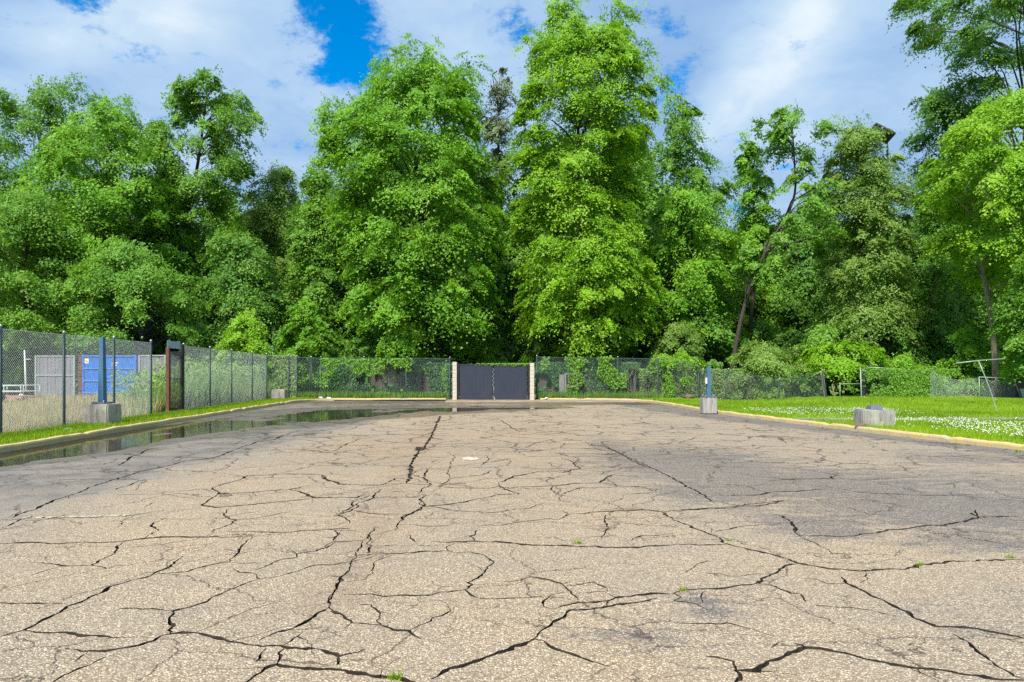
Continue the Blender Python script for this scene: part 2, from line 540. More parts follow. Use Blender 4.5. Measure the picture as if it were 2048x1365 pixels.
nt.put(p.inputs['Roughness'], nt.math('SUBTRACT', 0.92, nt.math('MULTIPLY', wf, 0.50)))
p.inputs['Specular IOR Level'].default_value = 0.4
b = nt.n('ShaderNodeBump'); b.inputs['Distance'].default_value = 0.006
nt.put(b.inputs['Strength'], nt.math('SUBTRACT', 0.75, nt.math('MULTIPLY', wf, 0.5)))
nt.put(b.inputs['Height'], nt.math('SUBTRACT', nt.math('ADD', nt.math('MULTIPLY', edge, -1.0), nt.math('MULTIPLY', sepc.outputs[2], 0.5)), nt.math('MULTIPLY', hl, 1.5)))
nt.put(p.inputs['Normal'], b.outputs[0])
M['asphalt'] = m
M['crack'] = simple('crack fill', (0.024, 0.019, 0.014), (0.060, 0.042, 0.026), 14, 0.95, bump=0.8, bscale=60)

# water: reflects by Fresnel, otherwise clear
m, nt, p = mat('puddle water')
fr = nt.n('ShaderNodeFresnel'); fr.inputs['IOR'].default_value = 1.36
tr = nt.n('ShaderNodeBsdfTransparent'); tr.inputs[0].default_value = (0.62, 0.58, 0.48, 1)
gl = nt.n('ShaderNodeBsdfGlossy'); gl.inputs['Roughness'].default_value = 0.05
b = nt.n('ShaderNodeBump'); b.inputs['Strength'].default_value = 0.08; b.inputs['Distance'].default_value = 0.004
nt.put(b.inputs['Height'], nt.noise(nt.n('ShaderNodeTexCoord').outputs['Object'], 7, 3, 0.5))
nt.put(gl.inputs['Normal'], b.outputs[0])
mx = nt.n('ShaderNodeMixShader')
m.node_tree.links.new(fr.outputs[0], mx.inputs[0]); m.node_tree.links.new(tr.outputs[0], mx.inputs[1]); m.node_tree.links.new(gl.outputs[0], mx.inputs[2])
m.node_tree.links.new(mx.outputs[0], m.node_tree.nodes['Material Output'].inputs[0])
M['water'] = m

# ------------------------------------------------------------------ kerb lines (world xy)
def poly_sample(pts, step):
    pts = [Vector((p[0], p[1])) for p in pts]
    out = []
    for a, b_ in zip(pts[:-1], pts[1:]):
        n = max(1, int(round((b_ - a).length / step)))
        for i in range(n): out.append(a.lerp(b_, i / n))
    out.append(pts[-1])
    return out


def smooth_line(pts, it=3):
    pts = [Vector((p[0], p[1])) for p in pts]
    for _ in range(it):
        o = [pts[0]]
        for a, b_ in zip(pts[:-1], pts[1:]):
            o += [a.lerp(b_, 0.25), a.lerp(b_, 0.75)]
        o.append(pts[-1]); pts = o
    return pts


KERB_L = smooth_line([(-9.3, -12), (-9.6, 4), (-10.1, 13), (-10.6, 20), (-11.0, 28), (-11.35, 36), (-11.3, 39.0), (-10.4, 40.6), (-8.6, 40.9)], 3) + [Vector((-3.75, 41.0))]
KERB_R = [Vector((1.6, 41.0)), Vector((4.0, 40.9))] + smooth_line([(5.6, 40.6), (7.0, 39.4), (7.45, 36.5), (7.6, 33), (7.75, 29), (8.25, 25.5), (9.0, 21.5), (9.75, 17.5), (10.5, 14.6), (11.6, 10), (13.2, 4), (14.5, -12)], 3)


def kx(line, y, side):
    """x of the kerb line at depth y"""
    best = None
    for a, b_ in zip(line[:-1], line[1:]):
        if min(a.y, b_.y) <= y <= max(a.y, b_.y) and abs(b_.y - a.y) > 1e-6:
            t = (y - a.y) / (b_.y - a.y)
            x = a.x + (b_.x - a.x) * t
            if best is None or (side > 0 and x > best) or (side < 0 and x < best): best = x
    return best if best is not None else (line[-1].x if y < 0 else side * 8)


def sweep_kerb(name, line, outward):
    pts = poly_sample(line, 0.25)
    prof = [(0.0, -0.15), (0.008, 0.085), (0.022, 0.118), (0.05, 0.132), (0.14, 0.130), (0.165, 0.118), (0.172, 0.05), (0.172, -0.15)]
    V = []; Fc = []
    n = len(prof)
    for i, q in enumerate(pts):
        d = (pts[min(i + 1, len(pts) - 1)] - pts[max(i - 1, 0)]).normalized()
        nrm = Vector((d.y, -d.x)) * outward
        jx = (fbm2(np.array([q.x * 1.3]), np.array([q.y * 1.3]), 5)[0] - 0.5) * 0.035
        jz = (fbm2(np.array([q.x * 2.1]), np.array([q.y * 2.1]), 9)[0] - 0.5) * 0.05 - (0.03 if vnoise2(np.array([q.x * 3.3]), np.array([q.y * 3.3]), 4)[0] > 0.86 else 0)
        for (o, z) in prof:
            w = q + nrm * (o + jx)
            V.append((w.x, w.y, z + (jz if z > 0 else 0)))
    for i in range(len(pts) - 1):
        for k in range(n - 1):
            f = (i * n + k, i * n + k + 1, (i + 1) * n + k + 1, (i + 1) * n + k)
            Fc.append(f if outward < 0 else f[::-1])
    me = bpy.data.meshes.new(name)
    me.from_pydata(V, [], Fc); me.materials.append(M['kerb']); me.update()
    o = link(bpy.data.objects.new(name, me))
    o['kind'] = 'structure'
    return o


sweep_kerb('kerb_left', KERB_L, -1)
sweep_kerb('kerb_right', KERB_R, -1)

# ------------------------------------------------------------------ asphalt with real cracks
CRACKS = []


def grp(ox, oy, s, items):
    for w, pts in items:
        CRACKS.append((w, [((x / s) + ox, (y / s) + oy) for x, y in pts]))


S = 2048 / 700
grp(0, 1000, S, [
    (3, [(0, 800), (140, 762), (200, 735), (290, 685), (390, 625), (470, 600), (520, 570), (620, 525), (650, 505), (770, 470), (880, 445), (910, 425), (1020, 365), (1070, 330)]),
    (2, [(140, 762), (240, 778), (350, 775), (470, 795), (600, 798), (700, 805)]),
    (3, [(380, 870), (520, 885), (620, 885), (780, 858), (900, 825), (990, 785)]),
    (3, [(990, 785), (1060, 775), (1220, 795), (1340, 830), (1470, 850), (1640, 853), (1800, 870), (1900, 885), (1985, 915), (2048, 900)]),
    (2, [(990, 785), (995, 720), (1020, 660), (1010, 650), (1120, 625), (1200, 600), (1240, 570), (1350, 525), (1420, 495), (1520, 462)]),
    (2, [(1520, 462), (1640, 445), (1760, 410), (1830, 385), (2048, 370)]),
    (1, [(1520, 462), (1480, 430), (1400, 425), (1365, 400)]),
    (3, [(0, 258), (150, 250), (290, 258), (440, 250), (600, 250), (730, 240), (850, 225), (940, 218), (1240, 217), (1480, 215)]),
    (2, [(850, 225), (925, 182), (890, 145), (970, 105)]),
    (2, [(1480, 215), (1440, 250), (1400, 290), (1380, 325), (1340, 365), (1210, 385), (1100, 420), (910, 437)]),
    (2, [(740, 240), (685, 270), (690, 285), (640, 330), (540, 385), (620, 403)]),
    (1, [(190, 365), (350, 383), (540, 385)]), (1, [(180, 440), (350, 390)]),
    (2, [(0, 602), (150, 605), (320, 605), (400, 610)]),
    (1, [(520, 885), (440, 945)]), (2, [(620, 920), (500, 975), (430, 1000), (320, 1060), (250, 1110)]),
    (2, [(700, 637), (800, 635), (920, 640), (1010, 650)]),
    (2, [(0, 118), (60, 118), (180, 105), (400, 105), (740, 95), (790, 88), (900, 70), (965, 62)]),
    (1, [(790, 88), (740, 110), (690, 160)]),
    (2, [(1240, 185), (1380, 118), (1310, 92), (1335, 55)]), (1, [(1380, 118), (1550, 98), (1720, 65)]),
    (2, [(1340, 185), (1600, 190), (1700, 190), (1850, 178), (2048, 170)]),
    (1, [(1340, 365), (1540, 370)]),
    (2, [(1490, 410), (1560, 385), (1650, 348), (1740, 335), (1735, 315), (1850, 300), (1960, 250), (2048, 245)]), (1, [(1735, 315), (1680, 295)]),
    (2, [(1985, 915), (1975, 965)]),
    (3, [(1440, 1068), (1560, 980), (1620, 965), (1760, 985), (1900, 990), (2048, 1000)]),
    (2, [(1620, 965), (1660, 870), (1640, 853)]), (2, [(1500, 945), (1560, 870)]), (1, [(1500, 940), (1600, 940)]),
    (2, [(1520, 820), (1620, 775), (1720, 750), (1780, 720), (1850, 670), (1930, 630)]),
    (2, [(1930, 630), (1920, 590), (1970, 520), (1990, 455), (2048, 410)]), (2, [(1930, 650), (2000, 670), (2048, 705)]),
    (1, [(1800, 755), (1740, 800), (1660, 850)]),
    (1, [(1920, 445), (2000, 450)]), (1, [(1960, 250), (1980, 205), (1960, 180)]), (1, [(2048, 60), (1980, 90), (2020, 105), (2048, 140)]),
])
grp(650, 1000, S, [
    (3, [(0, 985), (120, 1000), (250, 1025), (390, 1040), (480, 1060), (560, 1090)]),
    (2, [(0, 885), (75, 915), (200, 890), (240, 870)]), (2, [(75, 915), (75, 965)]),
    (3, [(620, 1050), (700, 1000), (760, 980), (880, 945), (1000, 900), (1100, 860), (1160, 845), (1220, 815)]),
    (3, [(1220, 815), (1260, 770), (1330, 720), (1400, 685), (1440, 645), (1560, 640), (1620, 632), (1700, 612), (1800, 605), (1940, 575)]),
    (2, [(1220, 815), (1280, 825), (1330, 865), (1400, 890), (1480, 915), (1560, 945), (1660, 975)]),
    (3, [(1330, 640), (1420, 615), (1500, 600), (1650, 592), (1720, 570), (1850, 555), (2048, 550)]),
    (2, [(1045, 480), (1150, 470), (1210, 450), (1300, 465), (1370, 485), (1410, 515), (1440, 550), (1480, 590)]),
    (1, [(1410, 500), (1500, 492), (1570, 480), (1650, 520), (1655, 535)]), (1, [(1650, 545), (1715, 575)]), (1, [(1480, 550), (1650, 540)]),
    (1, [(1400, 540), (1320, 560), (1280, 590), (1280, 625), (1330, 640)]),
    (2, [(1280, 570), (1100, 575), (950, 580), (880, 570), (840, 545), (820, 525), (900, 450), (940, 410), (985, 360), (920, 320), (850, 305), (770, 310)]),
    (2, [(820, 525), (680, 540), (600, 560), (440, 558), (360, 565), (270, 550), (110, 555)]),
    (3, [(620, 240), (700, 250), (870, 242), (1000, 245), (1160, 262), (1300, 267), (1470, 272), (1700, 280), (1900, 270), (2048, 262)]),
    (2, [(870, 242), (880, 200), (870, 175)]),
    (2, [(720, 297), (710, 275), (760, 255)]), (2, [(180, 320), (400, 315), (560, 303), (720, 297), (770, 310)]),
    (1, [(400, 320), (290, 365), (280, 405), (240, 465), (130, 480)]),
    (2, [(200, 15), (160, 60), (60, 95)]),
    (1, [(300, 155), (260, 200), (215, 270), (180, 340), (130, 420), (90, 455), (70, 520), (30, 560), (20, 630)]),
    (1, [(250, 210), (330, 200), (410, 175)]), (1, [(260, 205), (250, 310), (350, 310)]),
    (2, [(20, 630), (60, 655), (110, 680), (155, 720), (330, 735), (400, 762), (490, 765), (560, 815)]), (1, [(490, 765), (620, 710), (720, 620)]),
    (1, [(330, 735), (320, 660), (270, 615), (200, 610)]), (1, [(155, 720), (115, 750)]),
    (1, [(0, 385), (170, 360), (300, 325)]), (2, [(0, 275), (50, 245), (220, 240)]), (1, [(50, 240), (80, 205), (65, 180)]), (1, [(0, 175), (70, 178), (200, 185)]),
    (2, [(560, 0), (580, 35), (520, 75), (450, 100), (425, 140), (415, 180)]),
    (1, [(580, 35), (690, 50), (760, 65), (900, 70), (980, 75), (1200, 50), (1280, 20)]), (1, [(240, 80), (440, 90)]),
    (1, [(420, 140), (660, 155), (720, 150)]), (1, [(880, 150), (1080, 140), (1290, 110), (1370, 115), (1430, 85), (1380, 60)]),
    (2, [(1430, 85), (1600, 70), (1880, 60), (1970, 70), (2048, 125)]),
    (1, [(1640, 85), (1650, 140), (1635, 200), (1620, 235)]), (1, [(500, 205), (530, 245), (480, 215)]), (1, [(1790, 240), (1850, 210), (2048, 195)]),
    (1, [(1660, 590), (1655, 625)]),
])
grp(1348, 1000, S, [
    (3, [(0, 120), (70, 145), (160, 180), (240, 210), (330, 265), (440, 292), (560, 315), (640, 340), (720, 370), (800, 385), (940, 405), (1130, 415), (1300, 405), (1350, 408), (1430, 380), (1600, 360), (1850, 355), (2048, 350)]),
    (3, [(0, 260), (150, 265), (330, 265)]),
    (3, [(0, 545), (100, 525), (200, 520), (330, 510), (490, 487), (540, 450), (610, 420), (650, 385), (700, 375)]),
    (2, [(490, 487), (590, 505), (680, 545), (740, 550), (770, 595)]), (1, [(830, 620), (1000, 630), (1150, 645), (1300, 680)]),
    (3, [(980, 450), (1010, 490), (1080, 520), (1150, 560), (1220, 585), (1290, 625), (1370, 655), (1400, 690), (1480, 720), (1530, 740), (1650, 745), (1780, 755), (1900, 780), (2048, 810)]),
    (1, [(740, 460), (830, 465), (900, 490), (1010, 490)]), (1, [(1120, 415), (1135, 460), (1090, 485)]),
    (3, [(370, 1100), (365, 1000), (480, 1000), (540, 960), (630, 925), (680, 895), (780, 865), (860, 870), (1000, 895), (1080, 920), (1200, 945), (1320, 970), (1420, 985), (1560, 995), (1680, 1020), (1860, 1045), (2048, 1055)]),
    (2, [(365, 1000), (350, 945), (290, 930), (190, 915)]), (2, [(780, 865), (710, 840)]), (2, [(1420, 985), (1440, 1020)]),
    (1, [(0, 720), (150, 725), (310, 720), (390, 740), (480, 765), (600, 805)]), (1, [(570, 865), (640, 825)]),
    (2, [(1620, 780), (1720, 830), (1820, 920), (1900, 980), (1990, 1030), (2048, 1050)]), (2, [(1820, 800), (1930, 815), (2048, 810)]),
    (2, [(0, 70), (150, 55), (290, 50), (480, 35), (650, 5)]),
    (3, [(580, 85), (640, 95), (690, 140), (710, 180), (740, 215)]), (2, [(740, 215), (820, 250), (900, 290), (930, 320)]),
    (2, [(740, 210), (900, 212), (1050, 212), (1180, 195), (1320, 175), (1480, 150), (1700, 130), (1780, 105), (1740, 75)]), (1, [(1780, 105), (2000, 95)]),
    (1, [(240, 185), (370, 160), (500, 145), (620, 140)]), (1, [(1560, 190), (1700, 220), (1850, 245), (2048, 280)]),
    (1, [(340, 445), (470, 435), (590, 430)]), (2, [(0, 590), (130, 610), (200, 645)]), (2, [(0, 545), (40, 570), (0, 590)]),
    (1, [(70, 420), (130, 380), (200, 355)]), (1, [(180, 535), (155, 565), (170, 600)]),
])
grp(0, 860, S, [
    (3, [(0, 575), (60, 555), (120, 525), (190, 505)]),
    (3, [(60, 520), (120, 490), (210, 465), (270, 435), (340, 405), (420, 380), (500, 350), (560, 325), (640, 300), (740, 272), (850, 240), (1000, 210), (1080, 185), (1190, 175), (1260, 160), (1400, 110), (1500, 75), (1600, 60), (1700, 20), (1760, 5)]),
    (1, [(300, 295), (430, 290), (850, 290)]), (2, [(850, 290), (760, 325), (680, 350)]), (2, [(420, 385), (580, 370)]),
    (2, [(690, 210), (790, 150), (870, 115), (960, 105)]), (1, [(680, 380), (880, 375), (920, 380)]), (1, [(840, 455), (890, 425)]),
    (2, [(1240, 335), (1410, 290), (1450, 268), (1680, 258), (1890, 262)]), (2, [(1240, 335), (1275, 360), (1285, 375), (1480, 365), (1690, 350), (1810, 325)]),
    (2, [(1275, 375), (1240, 400), (1180, 440), (1260, 455), (1450, 440), (1680, 418), (1830, 400), (1800, 380), (1700, 350)]), (2, [(1840, 395), (2048, 398)]),
    (2, [(1890, 265), (1920, 295), (1990, 315), (2048, 325)]),
])
grp(600, 800, S, [
    (4, [(820, 95), (790, 170), (760, 230), (730, 280), (690, 310), (660, 360), (650, 420), (620, 490)]),
    (2, [(130, 440), (160, 470), (230, 495), (470, 500), (520, 480), (570, 455)]), (2, [(0, 535), (50, 555), (90, 572), (330, 572), (390, 550)]),
    (2, [(480, 520), (430, 575), (350, 600), (330, 590)]), (2, [(340, 580), (310, 625), (200, 680)]),
    (2, [(630, 490), (770, 500), (710, 525), (690, 550)]), (2, [(740, 400), (730, 440), (745, 480), (770, 500)]),
    (2, [(690, 550), (740, 560), (710, 590), (730, 625), (840, 615), (950, 600), (1100, 570), (1170, 555), (1280, 550)]),
    (2, [(730, 630), (620, 680), (590, 700)]), (1, [(620, 670), (460, 670), (380, 660), (310, 645)]),
    (1, [(860, 305), (910, 335), (880, 370), (860, 430), (880, 455)]), (1, [(800, 510), (880, 460), (1070, 440), (1120, 410)]),
    (1, [(1080, 325), (1105, 345), (1060, 385)]), (1, [(770, 505), (900, 515), (1100, 520), (1160, 500)]), (2, [(1160, 490), (1230, 535), (1280, 555)]),
    (2, [(1160, 490), (1210, 465), (1300, 440), (1420, 415), (1540, 425), (1640, 400), (1600, 365), (1530, 340)]),
    (1, [(1350, 405), (1530, 405), (1450, 370)]), (2, [(1270, 510), (1480, 505), (1600, 490), (1750, 485), (1790, 455), (1850, 435)]),
    (1, [(1750, 485), (1840, 505), (2048, 510)]), (2, [(1480, 505), (1490, 545), (1530, 555), (1640, 515), (1750, 515)]), (1, [(1530, 555), (1520, 590), (1590, 600)]),
    (2, [(1670, 245), (1710, 265), (1800, 275), (1870, 310), (1940, 345), (2010, 375), (2048, 395)]),
    (2, [(1170, 120), (1230, 155), (1290, 190)]), (1, [(1290, 290), (1350, 265), (1480, 230)]),
    (1, [(1890, 560), (2048, 545)]), (1, [(1890, 560), (1880, 580), (1820, 600)]),
    (2, [(180, 305), (340, 230), (420, 220)]), (2, [(240, 180), (310, 170), (340, 155)]),
])
grp(1200, 840, 2048 / 848, [
    (3, [(20, 130), (130, 180), (180, 210), (240, 230), (330, 270), (400, 310), (470, 345), (520, 380), (555, 400)]),
    (2, [(600, 365), (740, 365), (820, 350), (960, 345), (1090, 335)]), (2, [(1110, 270), (1130, 285), (1000, 285), (800, 295)]),
    (2, [(1090, 320), (1160, 335), (1300, 355), (1600, 365), (1800, 360)]), (2, [(0, 435), (200, 432), (310, 445), (480, 430), (640, 420), (760, 405), (890, 390)]),
    (1, [(0, 300), (80, 315), (200, 325), (270, 345), (280, 335)]), (1, [(100, 360), (270, 350)]), (2, [(310, 445), (360, 480)]),
    (1, [(1270, 290), (1540, 275)]), (1, [(1800, 430), (1820, 465), (2020, 465)]),
    (1, [(40, 70), (300, 70)]), (1, [(390, 105), (470, 85)]), (1, [(860, 85), (900, 115)]),
])


def seg_dist(x, y, line):
    """distance from points to a polyline, and position along it 0..1"""
    best = np.full(x.shape, 1e9); par = np.zeros(x.shape)
    L = len(line) - 1
    for i in range(L):
        ax, ay = line[i][0], line[i][1]; bx, by = line[i + 1][0], line[i + 1][1]
        dx, dy = bx - ax, by - ay
        t = np.clip(((x - ax) * dx + (y - ay) * dy) / (dx * dx + dy * dy), 0, 1)
        d = np.hypot(x - ax - t * dx, y - ay - t * dy)
        k = d < best
        best = np.where(k, d, best); par = np.where(k, (i + t) / L, par)
    return best, par


PUD = [(-9.5, 9.5), (-9.5, 13.2), (-9.3, 17.5), (-8.9, 21.5), (-8.2, 25.5), (-6.4, 29.0), (-4.2, 31.2), (-1.0, 32.4), (1.4, 33.0)]
PUD_W = [0.35, 0.75, 1.2, 1.5, 1.9, 2.3, 2.1, 1.5, 0.7]
PUD2 = [(1.5, 35.6), (3.4, 36.4), (6.0, 36.8)]


def sst(x, a, b_):
    t = np.clip((x - a) / (b_ - a), 0, 1)
    return t * t * (3 - 2 * t)


WATER_Z = -0.012


def lot_height(x, y):
    d, t = seg_dist(x, y, PUD)
    w = np.interp(t, np.linspace(0, 1, len(PUD_W)), PUD_W)
    d2, _ = seg_dist(x, y, PUD2)
    low = np.maximum(sst(w - d, -w * 0.7, w * 0.55), 0.9 * sst(0.7 - d2, -0.4, 0.5))
    nz = (fbm2(x * 0.55 + 3, y * 0.32, 21, 4) - 0.5) * 0.13 + (vnoise2(x * 2.2, y * 0.9, 33) - 0.5) * 0.022 + (vnoise2(x * 4.6, y * 2.2, 37) - 0.5) * 0.012
    amp = sst(y, 8.5, 12) * sst(-x, 2.0 - 0.12 * np.clip(y - 20, 0, 20), 5.5 - 0.25 * np.clip(y - 20, 0, 20))
    return -0.030 * low + nz * np.maximum(amp * 0.8, low) * (0.35 + 0.65 * low)


def lot_masks(x, y):
    n1 = fbm2(x * 0.8, y * 0.5, 41, 4) - 0.5
    # damp lane on the left, bounded by the long seam
    sx = np.interp(y, [4, 7.6, 12.5, 17.2, 25, 33, 40], [-5.0, -5.35, -5.35, -5.0, -4.2, -3.2, -2.6])
    lane = sst(sx - x + n1 * 0.7, -0.15, 0.35) * sst(y, 6.5, 9.0)
    d, t = seg_dist(x, y, PUD)
    w = np.interp(t, np.linspace(0, 1, len(PUD_W)), PUD_W)
    near = sst(w * 1.9 + 0.6 - d + n1 * 1.2, -0.3, 0.9)
    back = sst(y + n1 * 2.5, 33.2, 36.5)
    gut_l = np.clip(1 - np.abs(x - np.interp(y, [0, 13, 20, 28, 36, 40], [-9.5, -10.1, -10.6, -11.0, -11.3, -11.2])) / 1.1, 0, 1)
    d2, _ = seg_dist(x, y, PUD2)
    wet = np.clip(np.maximum.reduce([lane * 0.52, near * 0.95, back * 0.62, sst(1.9 - d2, 0, 1.2) * 0.9]), 0, 1)
    # surviving dark binder at right
    def el(cx, cy, rx, ry): return np.exp(-(((x - cx) / rx) ** 2 + ((y - cy) / ry) ** 2))
    dk = np.maximum.reduce([el(3.2, 12.9, 1.9, 3.4), el(4.2, 10.6, 2.3, 2.1), el(5.3, 8.6, 2.6, 1.6), el(2.6, 9.7, .8, 1.0), el(6.6, 7.6, 2.2, 1.2), el(3.2, 7.6, 0.7, 0.8),
                            el(8.6, 13.5, 2.0, 1.4) * 0.7, el(4.4, 6.9, 0.9, .5) * .8, el(2.2, 15.5, 0.9, 2.5) * .75, el(6.5, 10.5, 2.5, 2.0) * .6, el(4.2, 5.2, .9, .6) * .35,
                            el(1.35, 5.0, .22, .35) * .75, el(0.75, 4.35, .35, .25) * .8, el(2.8, 4.7, .5, .5) * 0.4])
    kr = np.interp(y, [-12, 4, 10, 14.6, 17.5, 21.5, 25.5, 29, 33, 36.5, 39.4], [14.5, 13.2, 11.6, 10.5, 9.75, 9.0, 8.25, 7.75, 7.6, 7.45, 7.0])
    dk = np.maximum(dk, sst(x - (kr - 0.95 - 0.07 * np.clip(y - 15, 0, 20)) + n1 * 0.7, -0.1, 0.3) * 1.0)
    dk = np.maximum(dk, gut_l * 0.6)
    dk = np.maximum(dk, sst(y + n1 * 2, 36.0, 38.0) * 0.55)
    # brown dirty seam down the middle
    seam = [(-3.2, 33), (-2.6, 24), (-2.05, 15.5), (-1.75, 11.5), (-1.55, 8.8), (-1.35, 6.6), (-1.2, 5.0)]
    ds, _ = seg_dist(x, y, seam)
    ru = np.exp(-(ds / 0.30) ** 2) * 0.34 + np.exp(-(((x + 3.1) / 1.6) ** 2 + ((y - 15.5) / 4.0) ** 2)) * 0.34 + np.exp(-(((x - 0.4) / 2.2) ** 2 + ((y - 17) / 8.0) ** 2)) * 0.28
    ru = ru + np.exp(-(((x - 3.0) / 3) ** 2 + ((y - 39.6) / 1.2) ** 2)) * 0.8
    gr = np.clip(sst(x, -3.6, -5.8) * 0.35 + lane * 0.6 + sst(x, 2.5, 6.5) * 0.28, 0, 1)
    return np.clip(wet, 0, 1), np.clip(dk, 0, 1), np.clip(ru, 0, 1), gr


def build_lot():
    X0, X1, Y0, Y1 = -12.3, 15.2, -12.0, 41.6
    pts = []; faces = []; edges = []
    rnd = random.Random(3)
    # boundary
    nb = [(X0, Y0), (X1, Y0), (X1, 33.0), (9.0, 36.0), (9.0, Y1), (X0, Y1)]
    for q in nb: pts.append(q)
    edges += [(i, (i + 1) % len(nb)) for i in range(len(nb))]
    wd = {0: 0.0034, 1: 0.0058, 2: 0.0080, 3: 0.0105, 4: 0.016}
    todo = [(w, [Vector(G(px, py)[:2]) for px, py in pl], 0) for w, pl in CRACKS]
    while todo:
        w, P, gen = todo.pop(0)
        # jagged centre line
        line = [P[0]]
        for a, b_ in zip(P[:-1], P[1:]):
            L = (b_ - a).length
            n = max(2, int(L / (0.016 + 0.0042 * a.y)))
            nrm = Vector((-(b_ - a).y, (b_ - a).x)).normalized()
            wk = 0.0
            for i in range(1, n + 1):
                t = i / n
                wk = wk * 0.80 + rnd.gauss(0, 0.0125)
                off = 0 if i == n else (rnd.gauss(0, 0.0055) + wk * min(1.0, 4 * (1 - t), 4 * t)) * min(1.0, L * 3)
                line.append(a.lerp(b_, t) + nrm * off)
        m_ = len(line)
        if gen == 0:
            for q in line[2:-2]:
                if rnd.random() < 0.020 + 0.0025 * q.y and q.y < 16:
                    an = rnd.uniform(0, 6.28); sp = [q]
                    for _ in range(rnd.randint(2, 4)):
                        an += rnd.uniform(-.5, .5); sp.append(sp[-1] + Vector((math.cos(an), math.sin(an))) * rnd.uniform(.05, .16))
                    todo.append((0, sp, 1))
        ids = []; wl = 1.0
        for i, q in enumerate(line):
            d = (line[min(i + 1, m_ - 1)] - line[max(i - 1, 0)])
            if d.length < 1e-6: d = Vector((1, 0))
            d.normalize()
            nr = Vector((-d.y, d.x))
            endf = min(1.0, 0.45 + 0.12 * min(i, m_ - 1 - i)) if gen == 0 else max(0.25, 1.0 - i / m_)
            wl = 0.7 * wl + 0.3 * rnd.uniform(0.2, 1.9)
            hw = wd[w] * wl * (0.6 + rnd.random() * 0.8) * endf
            hw *= 1.0 + (0.65 + 0.13 * max(0.0, q.y - 5)) * abs(d.x)
            if q.y > 6: hw *= 1.0 + (q.y - 6) * 0.05
            a = q + nr * hw; b_ = q - nr * hw * (0.6 + 0.8 * rnd.random())
            ids.append((len(pts), len(pts) + 1))
            pts.append((a.x, a.y)); pts.append((b_.x, b_.y))
        for (a, b_), (c, d) in zip(ids[:-1], ids[1:]):
            faces.append((a, b_, d, c))
    # filling points
    gx = np.arange(X0 + 0.2, X1, 0.30); gy = np.arange(Y0 + 0.2, Y1, 0.30)
    for y in gy:
        for x in gx:
            if y < 3 and (int(x * 10) % 4): continue
            if x > 8.8 and y > 32.6: continue
            pts.append((x + rnd.uniform(-.1, .1), y + rnd.uniform(-.1, .1)))
    fx_ = np.arange(-11.4, 2.0, 0.16); fy_ = np.arange(9.5, 34.5, 0.16)
    FX, FY = np.meshgrid(fx_, fy_)
    dd, _ = seg_dist(FX, FY, PUD)
    sel_ = dd < 3.2
    for x, y in zip(FX[sel_], FY[sel_]): pts.append((x + rnd.uniform(-.06, .06), y + rnd.uniform(-.06, .06)))
    v2 = [Vector(q) for q in pts]
    for (a, b_, d, c) in faces: edges += [(a, c), (b_, d)]
    ov, oe, of, _, _, _ = geometry.delaunay_2d_cdt(v2, edges, [], 0, 1e-5, False)
    xy = np.array([(q.x, q.y) for q in ov])
    tri = np.array(of)
    cen = xy[tri].mean(1)
    cell = {}
    for i, (kx_, ky_) in enumerate(np.floor(cen / 0.15).astype(int).tolist()):
        cell.setdefault((kx_, ky_), []).append(i)
    off = [False] * len(of)
    pa = np.array(pts)
    cl = cen.tolist()
    for fq in faces:
        Q = [pts[i] for i in fq]
        lo_x = min(q[0] for q in Q); hi_x = max(q[0] for q in Q); lo_y = min(q[1] for q in Q); hi_y = max(q[1] for q in Q)
        for cx_ in range(math.floor(lo_x / 0.15), math.floor(hi_x / 0.15) + 1):
            for cy_ in range(math.floor(lo_y / 0.15), math.floor(hi_y / 0.15) + 1):
                for i in cell.get((cx_, cy_), ()):
                    if off[i]: continue
                    x, y = cl[i]
                    if x < lo_x or x > hi_x or y < lo_y or y > hi_y: continue
                    ins = False
                    j = 3
                    for k in range(4):
                        xi, yi = Q[k]; xj, yj = Q[j]
                        if (yi > y) != (yj > y) and x < (xj - xi) * (y - yi) / (yj - yi + 1e-15) + xi: ins = not ins
                        j = k
                    if ins: off[i] = True
    z = lot_height(xy[:, 0], xy[:, 1])
    wet, dk, ru, gr = lot_masks(xy[:, 0], xy[:, 1])
    bm = bmesh.new()
    lw = bm.verts.layers.float.new('wet'); ld = bm.verts.layers.float.new('dark'); lr = bm.verts.layers.float.new('rusty'); lg = bm.verts.layers.float.new('grey')
    bv = []
    for i in range(len(xy)):
        v = bm.verts.new((xy[i, 0], xy[i, 1], z[i]))
        v[lw] = wet[i]; v[ld] = dk[i]; v[lr] = ru[i]; v[lg] = gr[i]
        bv.append(v)
    cf = []
    for f, o in zip(of, off):
        c = sum((ov[i] for i in f), Vector((0, 0))) / len(f)
        if c.x > 9.0 and c.y > 33.0 + (X1 - c.x) / (X1 - 9.0) * 3.0: continue
        try:
            bf = bm.faces.new([bv[i] for i in f])
        except ValueError:
            continue
        if o:
            bf.material_index = 1
            cf.append(bf)
    bm.normal_update()
    for f in bm.faces:
        if f.normal.z < 0: f.normal_flip()
    r = bmesh.ops.extrude_face_region(bm, geom=cf)
    for v in [g for g in r['geom'] if isinstance(g, bmesh.types.BMVert)]:
        v.co.z -= 0.026 + 0.016 * random.random()
    bmesh.ops.delete(bm, geom=[f for f in cf if f.is_valid], context='FACES_ONLY')
    for f in bm.faces:
        if abs(f.normal.z) < 0.5: f.material_index = 1
    me = bpy.data.meshes.new('parking_lot')
    bm.to_mesh(me); bm.free()
    me.materials.append(M['asphalt']); me.materials.append(M['crack'])
    o = link(bpy.data.objects.new('parking_lot', me))
    o['kind'] = 'structure'


build_lot()

